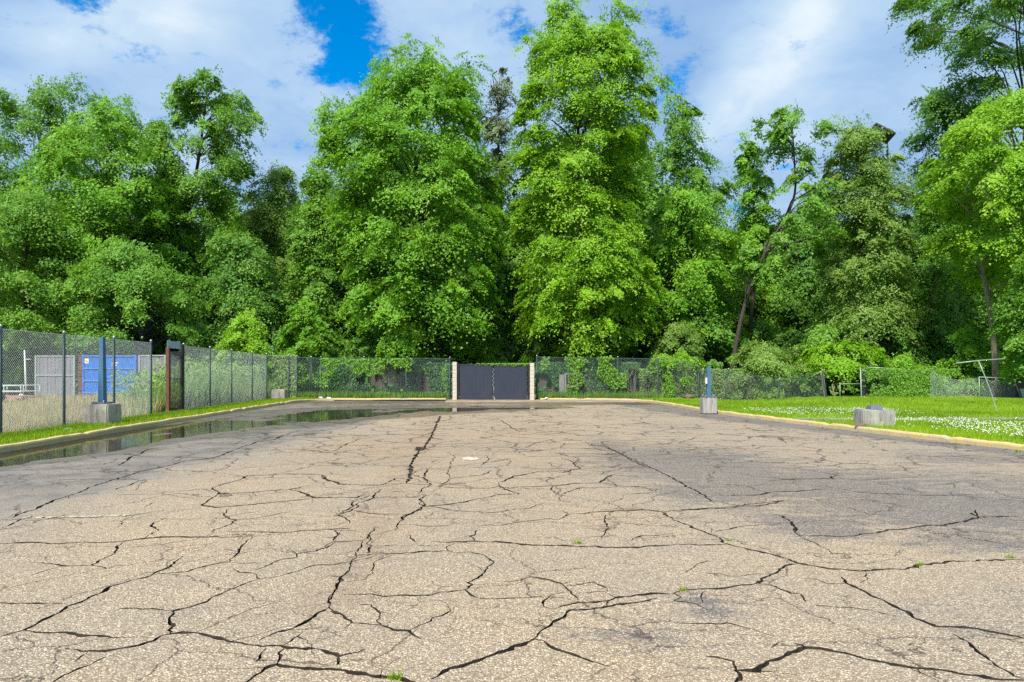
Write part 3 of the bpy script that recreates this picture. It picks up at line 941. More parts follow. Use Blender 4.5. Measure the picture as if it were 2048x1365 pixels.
# puddle water: level sheet, the low asphalt dips under it
bm = bmesh.new()
prev = None
for i, q in enumerate(poly_sample(PUD, 0.6)):
    t = i / 40
    a = bm.verts.new((max(q.x - 3.4, kx(KERB_L, q.y, -1) if q.y < 39 else -11), q.y, WATER_Z)); c = bm.verts.new((q.x + 3.6, q.y, WATER_Z))
    if prev: bm.faces.new((prev[0], prev[1], c, a))
    prev = (a, c)
for (x0, x1, y0, y1) in [(-2, 8.6, 34.2, 38.2)]:
    bm.faces.new([bm.verts.new((x, y, WATER_Z)) for x, y in ((x0, y0), (x1, y0), (x1, y1), (x0, y1))])
me = bpy.data.meshes.new('puddle'); bm.to_mesh(me); bm.free(); me.materials.append(M['water'])
o = link(bpy.data.objects.new('puddle', me)); o['kind'] = 'structure'


# ------------------------------------------------------------------ ground sheets
def lawn_h(x, y):
    z = 0.115 + 0.02 * (fbm2(x * 0.6, y * 0.6, 61) - 0.5)
    z = z + 0.16 * sst(y, 27, 33) * sst(x, 10, 15) * (1 - sst(y, 37, 41) * 0.4)
    z = z - 0.62 * np.exp(-(((x - 13.9) / 2.0) ** 2 + ((y - 40.8) / 2.6) ** 2))
    return z


def loft(name, rows, m, hfun=None, kind='structure'):
    n = len(rows[0])
    V = np.array([q for r in rows for q in r], dtype=float)
    if hfun is not None: V[:, 2] = hfun(V[:, 0], V[:, 1])
    i = np.arange(len(rows) - 1)[:, None] * n + np.arange(n - 1)[None, :]
    i = i.ravel()
    Fc = np.stack([i, i + 1, i + n + 1, i + n], 1)
    me = np_mesh(name, V, Fc, m)
    me.polygons.foreach_set('use_smooth', [True] * len(me.polygons))
    o = link(bpy.data.objects.new(name, me))
    if np.cross(V[Fc[0, 1]] - V[Fc[0, 0]], V[Fc[0, 3]] - V[Fc[0, 0]])[2] < 0: me.flip_normals()
    o['kind'] = kind
    return o


ys = np.concatenate([np.arange(-12, 8, 1.0), np.arange(8, 44.01, 0.4)])
spread = np.concatenate([np.arange(0, 14, 0.45), np.array([15, 18, 24, 34, 50])])
rows = []
for y in ys:
    x0 = kx(KERB_R, min(y, 39.2), 1) + 0.16 if y < 39.2 else 7.2
    rows.append([(x0 + s, y, 0.1) for s in spread])
loft('lawn', rows, M['lawn'], lawn_h)


def left_h(x, y):
    return 0.105 + 0.02 * (fbm2(x * 0.6, y * 0.6, 71) - 0.5)


rows = []
for y in np.concatenate([np.arange(-12, 8, 1.0), np.arange(8, 40.3, 0.4)]):
    x0 = kx(KERB_L, min(y, 39.4), -1) - 0.16
    rows.append([(x0 - s, y, 0.1) for s in np.arange(0, 1.75, 0.25)])
loft('left_verge', rows, M['lawn'], left_h)
rows = []
for y in np.arange(-12, 60, 1.0):
    x0 = kx(KERB_L, min(max(y, -11), 39.0), -1) - 1.55
    rows.append([(x0 - s, y, 0.1) for s in np.concatenate([np.arange(0, 20, 1.0), [25, 35, 50, 70]])])
loft('dry_lot', rows, M['lot'], lambda x, y: 0.085 + 0.05 * (fbm2(x * 0.4, y * 0.4, 77) - 0.5))
rows = []
for y in np.arange(40.6, 46.5, 0.3):
    rows.append([(x, y, 0.1) for x in np.arange(-13.0, 8.6, 0.4)])
loft('back_verge', rows, M['verge'], lambda x, y: 0.02 + 0.10 * sst(y, 40.9, 41.3) + 0.05 * fbm2(x, y, 81) - 0.35 * np.exp(-(((x + 1.05) / 2.35) ** 8)) * np.exp(-(((y - 40.5) / 2.5) ** 4)))
rows = []
for y in np.arange(38.6, 46.0, 0.35):
    rows.append([(x, y, 0.1) for x in np.linspace(-3.6, 1.6 + 5.0 * float(sst(np.array(40.9 - y), 0, 0.5)), 26)])
loft('gate_apron', rows, M['apron'], lambda x, y: -0.03 + 0.07 * sst(y + 0.5 * fbm2(x * .7, y * 0, 85) , 38.6, 39.9) + 0.025 * fbm2(x * 1.4, y * 1.4, 83))
rows = []
for y in np.concatenate([np.arange(42, 62, 1.0), [66, 72, 80, 95, 120, 160, 220]]):
    rows.append([(x, y, 0.0) for x in np.concatenate([[-220, -150, -100, -70], np.arange(-50, 51, 1.5), [70, 100, 150, 220]])])
loft('forest_floor', rows, M['forest'], lambda x, y: 0.06 + 0.12 * (fbm2(x * 0.2, y * 0.2, 91) - 0.5) - 0.6 * np.exp(-(((x - 13.9) / 2.0) ** 2 + ((y - 41.5) / 2.4) ** 2)))
mb = MB(); mb.add([(-700, -700, -0.75), (700, -700, -0.75), (700, 700, -0.75), (-700, 700, -0.75)], [(0, 1, 2, 3)])
o = mb.build('ground', M['forest']); o['kind'] = 'structure'
# concrete path across the lawn
rows = []
for x in np.arange(8.9, 34, 0.5):
    c = 23.0 + 0.25 * math.sin(x * 0.4) - 0.02 * (x - 9)
    w = 0.55 * min(1, (x - 8.4) * 0.8)
    rows.append([(x, c - w, 0.0), (x, c, 0.0), (x, c + w, 0.0)])
loft('path', rows, M['path'], lambda x, y: lawn_h(x, y) + 0.018)
# worn stripe, spill
mb = MB()
a = G(40, 1037); b_ = G(262, 1031.5)
for k in range(30):
    if random.random() < 0.3: continue
    t0, t1 = k / 30, (k + 0.5 + 0.5 * random.random()) / 30
    p0, p1 = a.lerp(b_, t0), a.lerp(b_, t1)
    mb.add([(p0.x, p0.y - .03 - .02 * random.random(), .004), (p1.x, p1.y - .03 - .02 * random.random(), .004), (p1.x, p1.y + .03 + .02 * random.random(), .004), (p0.x, p0.y + .03 + .02 * random.random(), .004)], [(0, 1, 2, 3)])
o = mb.build('painted_stripe', M['paint_stripe']); o['kind'] = 'structure'
mb = MB()
c0 = G(940, 918)
ring = [(c0.x + (0.12 + 0.10 * random.random()) * math.cos(t), c0.y + (0.14 + 0.2 * random.random()) * math.sin(t), 0.006) for t in np.linspace(0, 2 * math.pi, 18)[:-1]]
mb.add(ring, [tuple(range(17))])
o = mb.build('spill_stain', M['stain_white']); o['kind'] = 'structure'



# ------------------------------------------------------------------ foliage
def leaf_arrays(C, N, D, size, rng, aspect=0.8):
    """C centres, N normals, D directions (unit, n x 3) -> quad verts"""
    N = N / (np.linalg.norm(N, axis=1, keepdims=True) + 1e-9)
    D = D - N * np.sum(D * N, 1, keepdims=True)
    D = D / (np.linalg.norm(D, axis=1, keepdims=True) + 1e-9)
    B = np.cross(N, D)
    s = (size * (0.65 + 0.7 * rng.random(len(C))))[:, None]
    w = s * aspect * 0.5
    v0 = C - D * s * 0.42 + B * w
    v1 = C + D * s * 0.58 - N * s * 0.10
    v2 = C - D * s * 0.42 - B * w
    return np.stack([v0, v1, v2], 1).reshape(-1, 3)


def make_crown_mesh(name, prof, m, seed, nb, bough, sprays, leaves, size, flat=0.55, front=0.62, gap=0.0, up=0.6, cx=None, spread=1.0, tops=None):
    """prof: list of (z, left x, right x) relative to the base; returns mesh + bough centres"""
    rng = np.random.default_rng(seed)
    prof = sorted(prof)
    leaves = int(leaves * 1.38); size = size * 0.88
    pz = np.array([q[0] for q in prof]); pl = np.array([q[1] for q in prof]); pr = np.array([q[2] for q in prof])
    z0, z1 = pz[0], pz[-1]
    zs = np.linspace(z0, z1, 200)
    wdt = np.interp(zs, pz, pr - pl) + 0.6
    cdf = np.cumsum(wdt); cdf /= cdf[-1]
    bz = np.interp((np.arange(nb) + rng.random(nb)) / nb, cdf, zs)
    bz = rng.permutation(bz)
    th = rng.random(nb) * 2 * np.pi
    fr = rng.random(nb) < (front * 2 - 1)
    th = np.where(fr & (np.sin(th) > 0), -th, th)
    L = np.interp(bz, pz, pl); Rr = np.interp(bz, pz, pr)
    mid = (L + Rr) / 2; half = (Rr - L) / 2
    a = bough * (0.70 + 0.65 * rng.random(nb))
    shoot = rng.random(nb) < 0.28
    a = np.where(shoot, bough * (0.38 + 0.2 * rng.random(nb)), a)
    a = np.minimum(a, np.maximum(half * 0.75, bough * 0.4))
    rad = np.maximum(half - a * 0.75, 0) * (0.25 + 0.75 * np.sqrt(rng.random(nb)))
    ring = rng.random(nb) < 0.55
    rad = np.where(ring, np.maximum(half - a * 1.02, 0), rad)
    rad = np.where(shoot, np.maximum(half - bough * 0.25, 0.2) * (0.86 + 0.16 * rng.random(nb)), rad)
    bx = mid + rad * np.cos(th)
    by = rad * np.sin(th) * spread
    out = np.stack([np.cos(th), np.sin(th), np.zeros(nb)], 1)
    tn = np.stack([-np.sin(th), np.cos(th), np.zeros(nb)], 1)
    t = (bz - z0) / (z1 - z0)
    fl = flat + 0.55 * np.clip((t - 0.72) / 0.28, 0, 1) + np.where(shoot, 0.35, 0)
    cen = np.stack([bx, by, np.minimum(bz, z1 - a * fl * 0.8)], 1)
    if tops:
        tc_ = np.array([(x, y, z - bough * 0.5) for x, y, z in tops])
        cen = np.concatenate([cen, tc_]); k = len(tc_)
        a = np.concatenate([a, np.full(k, bough * 0.85)]); fl = np.concatenate([fl, np.full(k, 1.35)])
        out = np.concatenate([out, np.tile([[0.2, -0.3, 0]], (k, 1))]); tn = np.concatenate([tn, np.tile([[1., 0, 0]], (k, 1))])
        out /= np.linalg.norm(out, axis=1, keepdims=True)
        nb += k
    btint = rng.random(nb)
    # sprays
    ns = nb * sprays
    bi = np.repeat(np.arange(nb), sprays)
    v = rng.normal(size=(ns, 3)); v /= np.linalg.norm(v, axis=1, keepdims=True)
    flip = (v[:, 2] < 0) & (rng.random(ns) < 0.55)
    v[flip, 2] *= -1
    v *= (0.45 + 0.6 * rng.random(ns))[:, None]
    sp = cen[bi] + out[bi] * (v[:, 0] * a[bi] * 1.2)[:, None] + tn[bi] * (v[:, 1] * a[bi])[:, None]
    sp[:, 2] += v[:, 2] * a[bi] * fl[bi] - 0.18 * a[bi] * np.maximum(v[:, 0], 0) ** 2
    if gap > 0:
        g = fbm2(sp[:, 0] * 0.55 + sp[:, 1] * 0.31 + 50, sp[:, 2] * 0.55 + sp[:, 1] * 0.2 + 50, seed) > gap
        sp = sp[g]; bi = bi[g]; v = v[g]; ns = len(sp)
    so = out[bi] * 0.6 + v[:, :1] * out[bi] * 0.6 + tn[bi] * v[:, 1:2] * 0.6 + rng.normal(size=(ns, 3)) * 0.25
    so[:, 2] *= 0.3
    so /= np.linalg.norm(so, axis=1, keepdims=True) + 1e-9
    sn = so * 0.62 + np.array([[0, 0, up + 0.15]]) + rng.normal(size=(ns, 3)) * 0.28
    sn /= np.linalg.norm(sn, axis=1, keepdims=True)
    sr = a[bi] * (0.30 + 0.26 * rng.random(ns))
    stint = rng.random(ns)
    # leaves
    nl = ns * leaves
    si = np.repeat(np.arange(ns), leaves)
    e1 = so - sn * np.sum(so * sn, 1, keepdims=True); e1 /= np.linalg.norm(e1, axis=1, keepdims=True) + 1e-9
    e2 = np.cross(sn, e1)
    u = rng.normal(size=nl) * 0.80; w = rng.normal(size=nl) * 0.50; h = rng.normal(size=nl) * 0.12
    P = sp[si] + e1[si] * (u * sr[si])[:, None] + e2[si] * (w * sr[si])[:, None] + sn[si] * (h * sr[si])[:, None]
    P[:, 2] -= 0.22 * sr[si] * np.maximum(u, 0) ** 2
    N = sn[si] + rng.normal(size=(nl, 3)) * 0.30
    D = so[si] + rng.normal(size=(nl, 3)) * 0.55 + np.array([[0, 0, -0.35]])
    V = leaf_arrays(P, N, D, size, rng)
    tint = np.clip(0.05 + 0.34 * btint[bi][si] + 0.40 * stint[si] + 0.16 * (rng.random(nl) - 0.1), 0, 1)
    me = np_mesh(name, V, np.arange(nl * 3).reshape(-1, 3), m, {'tint': np.repeat(tint, 3)})
    return me, cen


def trunk_mesh(path, r0, r1, boughs, m, seed, limb_r=0.06, nlimb=60):
    rng = random.Random(seed)
    mb = MB()
    pts = smooth_line3(path, 2)
    n = len(pts)
    mb.tube(pts, [r0 + (r1 - r0) * (i / (n - 1)) ** 0.8 + (r0 * 0.5 * max(0, 1 - i / (n * 0.08)) ** 2) for i in range(n)], 9)
    zs = [q.z for q in pts]
    idx = list(range(len(boughs)))
    rng.shuffle(idx)
    for k in idx[:nlimb]:
        c = Vector(boughs[k])
        hd = math.hypot(c.x - pts[-1].x, c.y)
        za = max(pts[0].z + 0.8, min(c.z - 0.55 * hd - 0.2, zs[-1]))
        j = min(range(n), key=lambda i: abs(zs[i] - za))
        a = pts[j]
        q1 = a.lerp(c, 0.4) + Vector((rng.uniform(-.2, .2), rng.uniform(-.2, .2), 0.10 * hd))
        q2 = a.lerp(c, 0.75) + Vector((rng.uniform(-.2, .2), rng.uniform(-.2, .2), 0.06 * hd))
        rr = limb_r * (0.6 + 0.8 * rng.random()) * (0.5 + 0.12 * hd)
        mb.tube([a, q1, q2, c], [rr, rr * .75, rr * .5, rr * .2], 5, cap=False)
    return mb.mesh('trunk', m, True)


def smooth_line3(pts, it=2):
    pts = [Vector(p) for p in pts]
    for _ in range(it):
        o = [pts[0]]
        for a, b_ in zip(pts[:-1], pts[1:]):
            o += [a.lerp(b_, 0.25), a.lerp(b_, 0.75)]
        o.append(pts[-1]); pts = o
    return pts


def tree(name, label, px, Y, prof_px, leaf, seed, nb, bough, sprays, leaves, size, trunk_px=None, r0=0.22, bark='bark', group=None, cat='tree',
         tops=None, nlimb=50, gz=0.05, limb_r=0.06, **kw):
    """prof_px: rows (py, left px, right px) measured at depth Y; trunk_px: trunk line in px"""
    base = Vector(((px - CX) / F * Y, Y, gz))
    prof = [((CZ + (HY - py) / F * Y) - gz, (l - CX) / F * Y - base.x, (r - CX) / F * Y - base.x) for py, l, r in prof_px]
    tp = None
    if tops: tp = [((x - CX) / F * Y - base.x, 0, CZ + (HY - y) / F * Y - gz) for x, y in tops]
    root = empty(name, base)
    tag(root, label, cat, group)
    me, cen = make_crown_mesh('crown', prof, M[leaf], seed, nb, bough, sprays, leaves, size, tops=tp, **kw)
    link(bpy.data.objects.new('crown', me), root)
    top = max(q[0] for q in prof)
    rng = random.Random(seed)
    if trunk_px:
        path = [((x - CX) / F * Y - base.x, 0.05 * i, CZ + (HY - y) / F * Y - gz) for i, (x, y) in enumerate(trunk_px)]
        path[0] = (path[0][0], path[0][1], -0.2)
    else:
        mt = [q for q in sorted(prof)]
        ctr = lambda z: np.interp(z, [q[0] for q in mt], [(q[1] + q[2]) / 2 for q in mt])
        path = [(0, 0, -0.2)] + [(float(ctr(top * f)) * f + rng.uniform(-.25, .25), rng.uniform(-.2, .2), top * f) for f in (0.25, 0.5, 0.72, 0.9)]
    tm = trunk_mesh(path, r0, 0.035, cen, M[bark], seed, limb_r, nlimb)
    link(bpy.data.objects.new('trunk', tm), root)
    return root


def copy_tree(o, parent=None):
    c = o.copy(); COL.objects.link(c); c.parent = parent
    for ch in list(o.children): copy_tree(ch, c)
    return c


# two big maples behind the gate
tree('maple_tree', 'broad bright green maple overhanging the fence beside the left gate pier', 845, 46.5,
     [(135, 800, 900), (165, 765, 945), (215, 730, 962), (260, 668, 972), (310, 645, 985), (370, 650, 1005), (450, 668, 1010), (540, 685, 1005), (640, 690, 995), (700, 715, 980), (742, 770, 890)],
     'leaf_maple', 11, 250, 1.28, 15, 46, 0.165, tops=[(812, 98), (800, 125), (868, 106), (880, 140), (940, 128), (930, 160), (762, 138), (745, 175), (662, 208), (655, 240), (690, 225)], r0=0.26, nlimb=90, flat=0.55)
tree('maple_tree', 'tall pointed maple with layered yellow green foliage behind the right gate pier', 1160, 46.5,
     [(70, 1075, 1180), (95, 1062, 1262), (135, 1050, 1292), (180, 1040, 1316), (260, 1022, 1302), (350, 1015, 1292), (420, 1020, 1280), (500, 1028, 1292), (580, 1028, 1318), (650, 1040, 1312), (700, 1078, 1255), (728, 1110, 1185)],
     'leaf_bright', 12, 245, 1.18, 15, 46, 0.160, tops=[(1125, 0), (1103, 22), (1148, 18), (1120, 50), (1150, 55), (1238, 10), (1252, 38), (1230, 55), (1290, 95), (1305, 160), (1070, 80)], r0=0.26, nlimb=90, flat=0.42)
# between them and to the right
tree('pine_tree', 'thin grey green pine showing between the two big maples', 1000, 60,
     [(140, 985, 1015), (170, 955, 1045), (220, 950, 1050), (300, 960, 1045), (420, 970, 1040)], 'leaf_pine', 13, 46, 0.8, 14, 30, 0.16, gap=0.42, nlimb=40, flat=0.35, limb_r=0.09)
tree('tree', 'dull green tree with bare branches beside the tall pointed maple', 1350, 54,
     [(210, 1325, 1368), (245, 1290, 1405), (300, 1290, 1425), (350, 1285, 1440), (420, 1280, 1475), (500, 1280, 1490), (600, 1280, 1480), (700, 1300, 1450)],
     'leaf_mid', 14, 80, 1.2, 17, 34, 0.18, gap=0.40, tops=[(1348, 205), (1395, 262), (1440, 370)])
tree('tree', 'rounded yellow green tree low beside the tall pointed maple', 1375, 49.5,
     [(385, 1330, 1420), (430, 1300, 1455), (520, 1290, 1470), (620, 1300, 1460), (690, 1320, 1440)], 'leaf_maple', 15, 58, 1.15, 18, 34, 0.17)
tree('tree', 'sparse tree with dark leaning trunk and thin open top', 1455, 47,
     [(222, 1560, 1605), (255, 1525, 1650), (300, 1525, 1640), (335, 1545, 1610), (360, 1560, 1660), (400, 1530, 1700), (480, 1480, 1690), (560, 1470, 1640)],
     'leaf_mid', 16, 46, 0.75, 16, 26, 0.17, trunk_px=[(1455, 790), (1478, 650), (1510, 545), (1560, 455), (1595, 395), (1592, 320), (1588, 250)], gap=0.40, r0=0.17, nlimb=46,
     tops=[(1590, 216), (1530, 248), (1655, 258), (1645, 262)])
tree('tree', 'small pointed light green tree left of the leaning trunk', 1498, 50,
     [(288, 1488, 1508), (330, 1472, 1535), (400, 1465, 1550), (480, 1468, 1550), (560, 1470, 1545)], 'leaf_maple', 17, 34, 0.9, 16, 30, 0.16, gap=0.34, tops=[(1498, 284)])
tree('tree', 'pale olive vine covered tree below the floodlight head', 1715, 48,
     [(262, 1680, 1738), (300, 1655, 1785), (380, 1645, 1815), (480, 1640, 1822), (580, 1645, 1815), (700, 1640, 1830)], 'leaf_olive', 18, 120, 1.15, 18, 34, 0.15, gap=0.30, tops=[(1705, 252)])
tree('tree', 'dark green tree behind the large tree at the right fence end', 1865, 51,
     [(195, 1835, 1915), (230, 1822, 1955), (300, 1832, 1990), (420, 1800, 1960), (520, 1780, 1960), (640, 1765, 1960), (725, 1770, 1950)], 'leaf_dark', 19, 90, 1.2, 18, 36, 0.17, tops=[(1870, 190)])
tree('tree', 'large bright leafy tree with bare pale lower trunk by the fallen fence', 1992, 40.5,
     [(185, 2000, 2120), (240, 1925, 2180), (300, 1855, 2200), (380, 1850, 2210), (440, 1862, 2210), (510, 1885, 2200), (560, 1930, 2180)], 'leaf_bright', 20, 135, 1.1, 17, 42, 0.15,
     trunk_px=[(1992, 800), (1990, 690), (1978, 590), (1965, 520), (1990, 420), (2040, 300)], bark='bark_pale', r0=0.20, flat=0.45)
tree('tree', 'leafy shrubby tree hanging over the leaning gate at the fence end', 2085, 37,
     [(500, 2040, 2140), (560, 2010, 2180), (640, 2000, 2190), (710, 2000, 2180), (745, 2020, 2150)], 'leaf_mid', 21, 56, 0.85, 18, 34, 0.14)
tree('tree', 'very tall dark tree with open branches over the large bright tree', 2050, 50,
     [(-120, 1900, 2250), (-40, 1815, 2280), (30, 1800, 2290), (90, 1825, 2290), (140, 1832, 2280), (180, 1885, 2270), (260, 1930, 2200)], 'leaf_dark', 22, 120, 1.25, 17, 34, 0.18, gap=0.33, flat=0.45)
# left of the maples
tree('tree', 'blue green tree with feathery open top in the far left of the wood', 75, 57,
     [(185, 50, 150), (210, 0, 195), (260, -60, 220), (330, -90, 235), (420, -90, 250), (520, -90, 260), (640, -60, 240)], 'leaf_dark', 23, 120, 1.25, 17, 34, 0.18, gap=0.30, flat=0.4,
     tops=[(80, 180), (150, 174), (20, 212), (185, 205)])
tree('tree', 'wide yellow green tree rising behind the blue container', 225, 52,
     [(228, 205, 270), (250, 140, 300), (310, 100, 335), (400, 60, 360), (500, 40, 375), (600, 25, 375), (690, 60, 350)], 'leaf_maple', 24, 150, 1.35, 16, 40, 0.175, tops=[(240, 215), (180, 245)])
tree('tree', 'tall loose tree with ivy darkened trunk standing above its neighbours', 370, 54,
     [(158, 388, 425), (195, 345, 490), (240, 332, 512), (300, 332, 508), (350, 345, 500), (400, 355, 480), (450, 350, 450)], 'leaf_mid', 25, 62, 1.0, 18, 34, 0.18, gap=0.38,
     trunk_px=[(365, 800), (362, 600), (368, 450), (395, 330), (410, 200)], r0=0.36, tops=[(408, 152), (350, 200), (480, 200), (505, 240)])
tree('tree', 'rounded mid green tree filling between the wide tree and the tall loose tree', 318, 56,
     [(248, 300, 340), (290, 280, 365), (370, 270, 385), (470, 270, 390), (560, 280, 380)], 'leaf_mid', 45, 60, 1.15, 16, 32, 0.17, gap=0.2)
tree('tree', 'thin pale tree with open crown left of the broad maple', 545, 58,
     [(342, 520, 590), (380, 495, 605), (450, 485, 615), (540, 485, 610), (620, 490, 610)], 'leaf_olive', 26, 60, 1.1, 16, 30, 0.17, gap=0.32, tops=[(560, 335)])
tree('tree', 'dark rounded tree tucked against the broad maple', 640, 52,
     [(350, 612, 665), (400, 592, 690), (480, 582, 700), (580, 575, 705), (660, 580, 700)], 'leaf_mid', 27, 60, 1.1, 18, 34, 0.17, tops=[(630, 343)])
tree('tree', 'leafy mid green tree in front of the trunks left of the maple', 465, 50,
     [(470, 430, 520), (520, 400, 560), (600, 400, 580), (690, 420, 570)], 'leaf_dark', 28, 56, 1.1, 17, 34, 0.17)
tree('tree', 'low spreading tree with horizontal leaf layers behind the open iron gate', 285, 47,
     [(500, 200, 360), (550, 160, 400), (620, 140, 420), (690, 150, 420)], 'leaf_mid', 29, 90, 1.0, 18, 34, 0.15, flat=0.4)
tree('tree', 'low spreading tree behind the grey board enclosure', 60, 47,
     [(390, 0, 130), (460, -60, 170), (560, -80, 190), (640, -80, 180), (700, -60, 170)], 'leaf_mid', 30, 96, 1.05, 18, 34, 0.15, flat=0.45)
# shrubs
tree('shrub', 'bright yellow green shrub behind the chain link fence', 490, 43.2, [(632, 475, 505), (655, 452, 535), (690, 440, 555), (730, 440, 560), (770, 450, 550)], 'leaf_bright', 31, 34, 0.55, 16, 30, 0.13, cat='shrub', r0=0.07, nlimb=20, tops=[(495, 628)])
tree('shrub', 'large glossy shrub drooping over the fence corner', 605, 45.0, [(600, 590, 630), (640, 570, 655), (690, 555, 665), (725, 560, 662), (770, 570, 650)], 'leaf_maple', 32, 46, 0.65, 16, 32, 0.13, cat='shrub', r0=0.09, nlimb=24)
tree('shrub', 'olive tangled bush between the tall maple and the blue pole stub', 1365, 46.5, [(650, 1330, 1400), (680, 1310, 1420), (720, 1300, 1425), (765, 1310, 1420)], 'leaf_olive', 33, 34, 0.6, 15, 28, 0.12, cat='shrub', r0=0.06, nlimb=20, gap=0.3)
tree('vine', 'yellow green vine mat lying along the top of the fence', 1355, 43.3, [(712, 1315, 1390), (728, 1292, 1415), (746, 1300, 1412)], 'leaf_bright', 34, 22, 0.42, 14, 28, 0.12, cat='vine', r0=0.04, nlimb=14, spread=0.35)
tree('shrub', 'olive bush behind the leaning sunken fence posts', 1535, 44.0, [(688, 1500, 1570), (715, 1460, 1610), (750, 1440, 1630), (795, 1440, 1630)], 'leaf_olive', 35, 46, 0.6, 16, 28, 0.12, cat='shrub', r0=0.06, nlimb=24, gap=0.25, gz=-0.4)
tree('vine', 'bright vine mound arching over the pale gate frame', 1692, 42.3, [(688, 1660, 1730), (708, 1615, 1765), (735, 1590, 1780), (752, 1600, 1640)], 'leaf_bright', 36, 46, 0.55, 16, 30, 0.125, cat='vine', r0=0.05, nlimb=24, spread=0.7)
tree('shrub', 'leafy bush hanging on the sagging top rail', 1800, 43.0, [(715, 1770, 1840), (740, 1750, 1870), (770, 1750, 1890), (800, 1760, 1890)], 'leaf_maple', 37, 36, 0.55, 15, 28, 0.12, cat='shrub', r0=0.05, nlimb=20)
tree('shrub', 'layered green bush behind the loose leaning pipe', 1930, 43.5, [(660, 1900, 1960), (690, 1880, 1980), (730, 1870, 1985), (790, 1880, 1980)], 'leaf_maple', 38, 44, 0.6, 16, 28, 0.12, cat='shrub', r0=0.05, nlimb=20, flat=0.4)

# trees deeper in the wood and undergrowth: prototypes copied
protos = []
for k, (leaf, hgt, rw) in enumerate([('leaf_mid', 15.0, 4.0), ('leaf_dark', 16.0, 3.6), ('leaf_maple', 14.0, 3.8)]):
    pr = [(1.2, -rw * .7, rw * .7), (hgt * .3, -rw, rw), (hgt * .55, -rw * 1.05, rw * 1.05), (hgt * .8, -rw * .7, rw * .7), (hgt, -rw * .2, rw * .2)]
    root = empty('forest_tree', (0, 0, 0))
    me, cen = make_crown_mesh('crown', pr, M[leaf], 50 + k, 85, 1.45, 15, 28, 0.24, front=0.5)
    link(bpy.data.objects.new('crown', me), root)
    tm = trunk_mesh([(0, 0, -.2), (.2, .1, hgt * .3), (-.1, 0, hgt * .6), (0.1, 0, hgt * .9)], 0.24, 0.04, cen, M['bark'], 60 + k, 0.06, 30)
    link(bpy.data.objects.new('trunk', tm), root)
    protos.append(root)
rnd = random.Random(5)
def place_word(pxx):
    marks = [(40, 'the white post'), (110, 'the left grey board screen'), (225, 'the blue container'), (320, 'the framed board screen'), (400, 'the iron picket gate'), (480, 'the bright shrub'), (560, 'the small pole base'),
             (650, 'the fence corner'), (760, 'the broad maple'), (880, 'the left gate pier'), (985, 'the dark gate'), (1070, 'the right gate pier'), (1160, 'the tall pointed maple'), (1260, 'the dead vine tangle'),
             (1350, 'the vine mat'), (1420, 'the short blue pole stub'), (1500, 'the leaning trunk'), (1590, 'the ditch fence'), (1690, 'the vine mound'), (1780, 'the stained pole base'), (1870, 'the torn fence'), (1960, 'the leaning pipe post'), (2040, 'the large bright tree')]
    return min(marks, key=lambda q: abs(q[0] - pxx))[1]


used_lab = {}


def uniq(lab):
    used_lab[lab] = used_lab.get(lab, 0) + 1
    return lab


k = 0
for row, (Y, step, hs_) in enumerate([(58, 5.6, 0.86), (64, 5.4, 0.98), (71, 5.8, 1.08)]):
    half = Y * 0.75 + 4
    x = -half
    while x < half:
        pxx = CX + x / Y * F
        o = protos[k % 3] if k < 3 else copy_tree(protos[(k * 7 + row) % 3])
        lim = np.interp(pxx, [-200, 150, 320, 430, 520, 640, 1000, 1300, 1430, 1500, 1700, 2250], [290, 290, 275, 340, 365, 355, 320, 340, 440, 420, 360, 300])
        s = hs_ * rnd.uniform(0.98, 1.22)
        s = min(s, (CZ + (HY - lim) / F * Y) / 15.8)
        if 730 < pxx < 930 or 1060 < pxx < 1260: s = max(s, (CZ + (HY - 270) / F * Y) / 15.8)
        o.location = (x, Y + rnd.uniform(-2, 2), 0.0)
        o.rotation_euler = (0, 0, rnd.uniform(0, 6.28))
        o.scale = (s * rnd.uniform(.9, 1.1), s * rnd.uniform(.9, 1.1), s)
        kind_ = protos.index(o) if o in protos else (k * 7 + row) % 3
        tag(o, '%s tree in the %s row of the wood behind %s' % (('mid green', 'dark green', 'yellow green')[kind_], ('nearest', 'middle', 'farthest')[row], place_word(pxx)), 'tree', 'trees deep in the wood')
        x += step * rnd.uniform(0.8, 1.2); k += 1
uprot = []
for k, (leaf, hgt, rw) in enumerate([('leaf_dark', 4.6, 2.1), ('leaf_mid', 3.6, 2.0), ('leaf_dark', 5.6, 2.3)]):
    pr = [(0.1, -rw * .8, rw * .8), (hgt * .4, -rw, rw), (hgt * .75, -rw * .8, rw * .8), (hgt, -rw * .2, rw * .2)]
    root = empty('understory_shrub', (0, 0, 0))
    me, cen = make_crown_mesh('crown', pr, M[leaf], 70 + k, 44, 0.8, 13, 24, 0.17, front=0.5)
    link(bpy.data.objects.new('crown', me), root)
    tm = trunk_mesh([(0, 0, -.2), (.1, .1, hgt * .4), (0, 0, hgt * .85)], 0.07, 0.02, cen, M['bark'], 80 + k, 0.04, 20)
    link(bpy.data.objects.new('trunk', tm), root)
    uprot.append(root)
k = 0
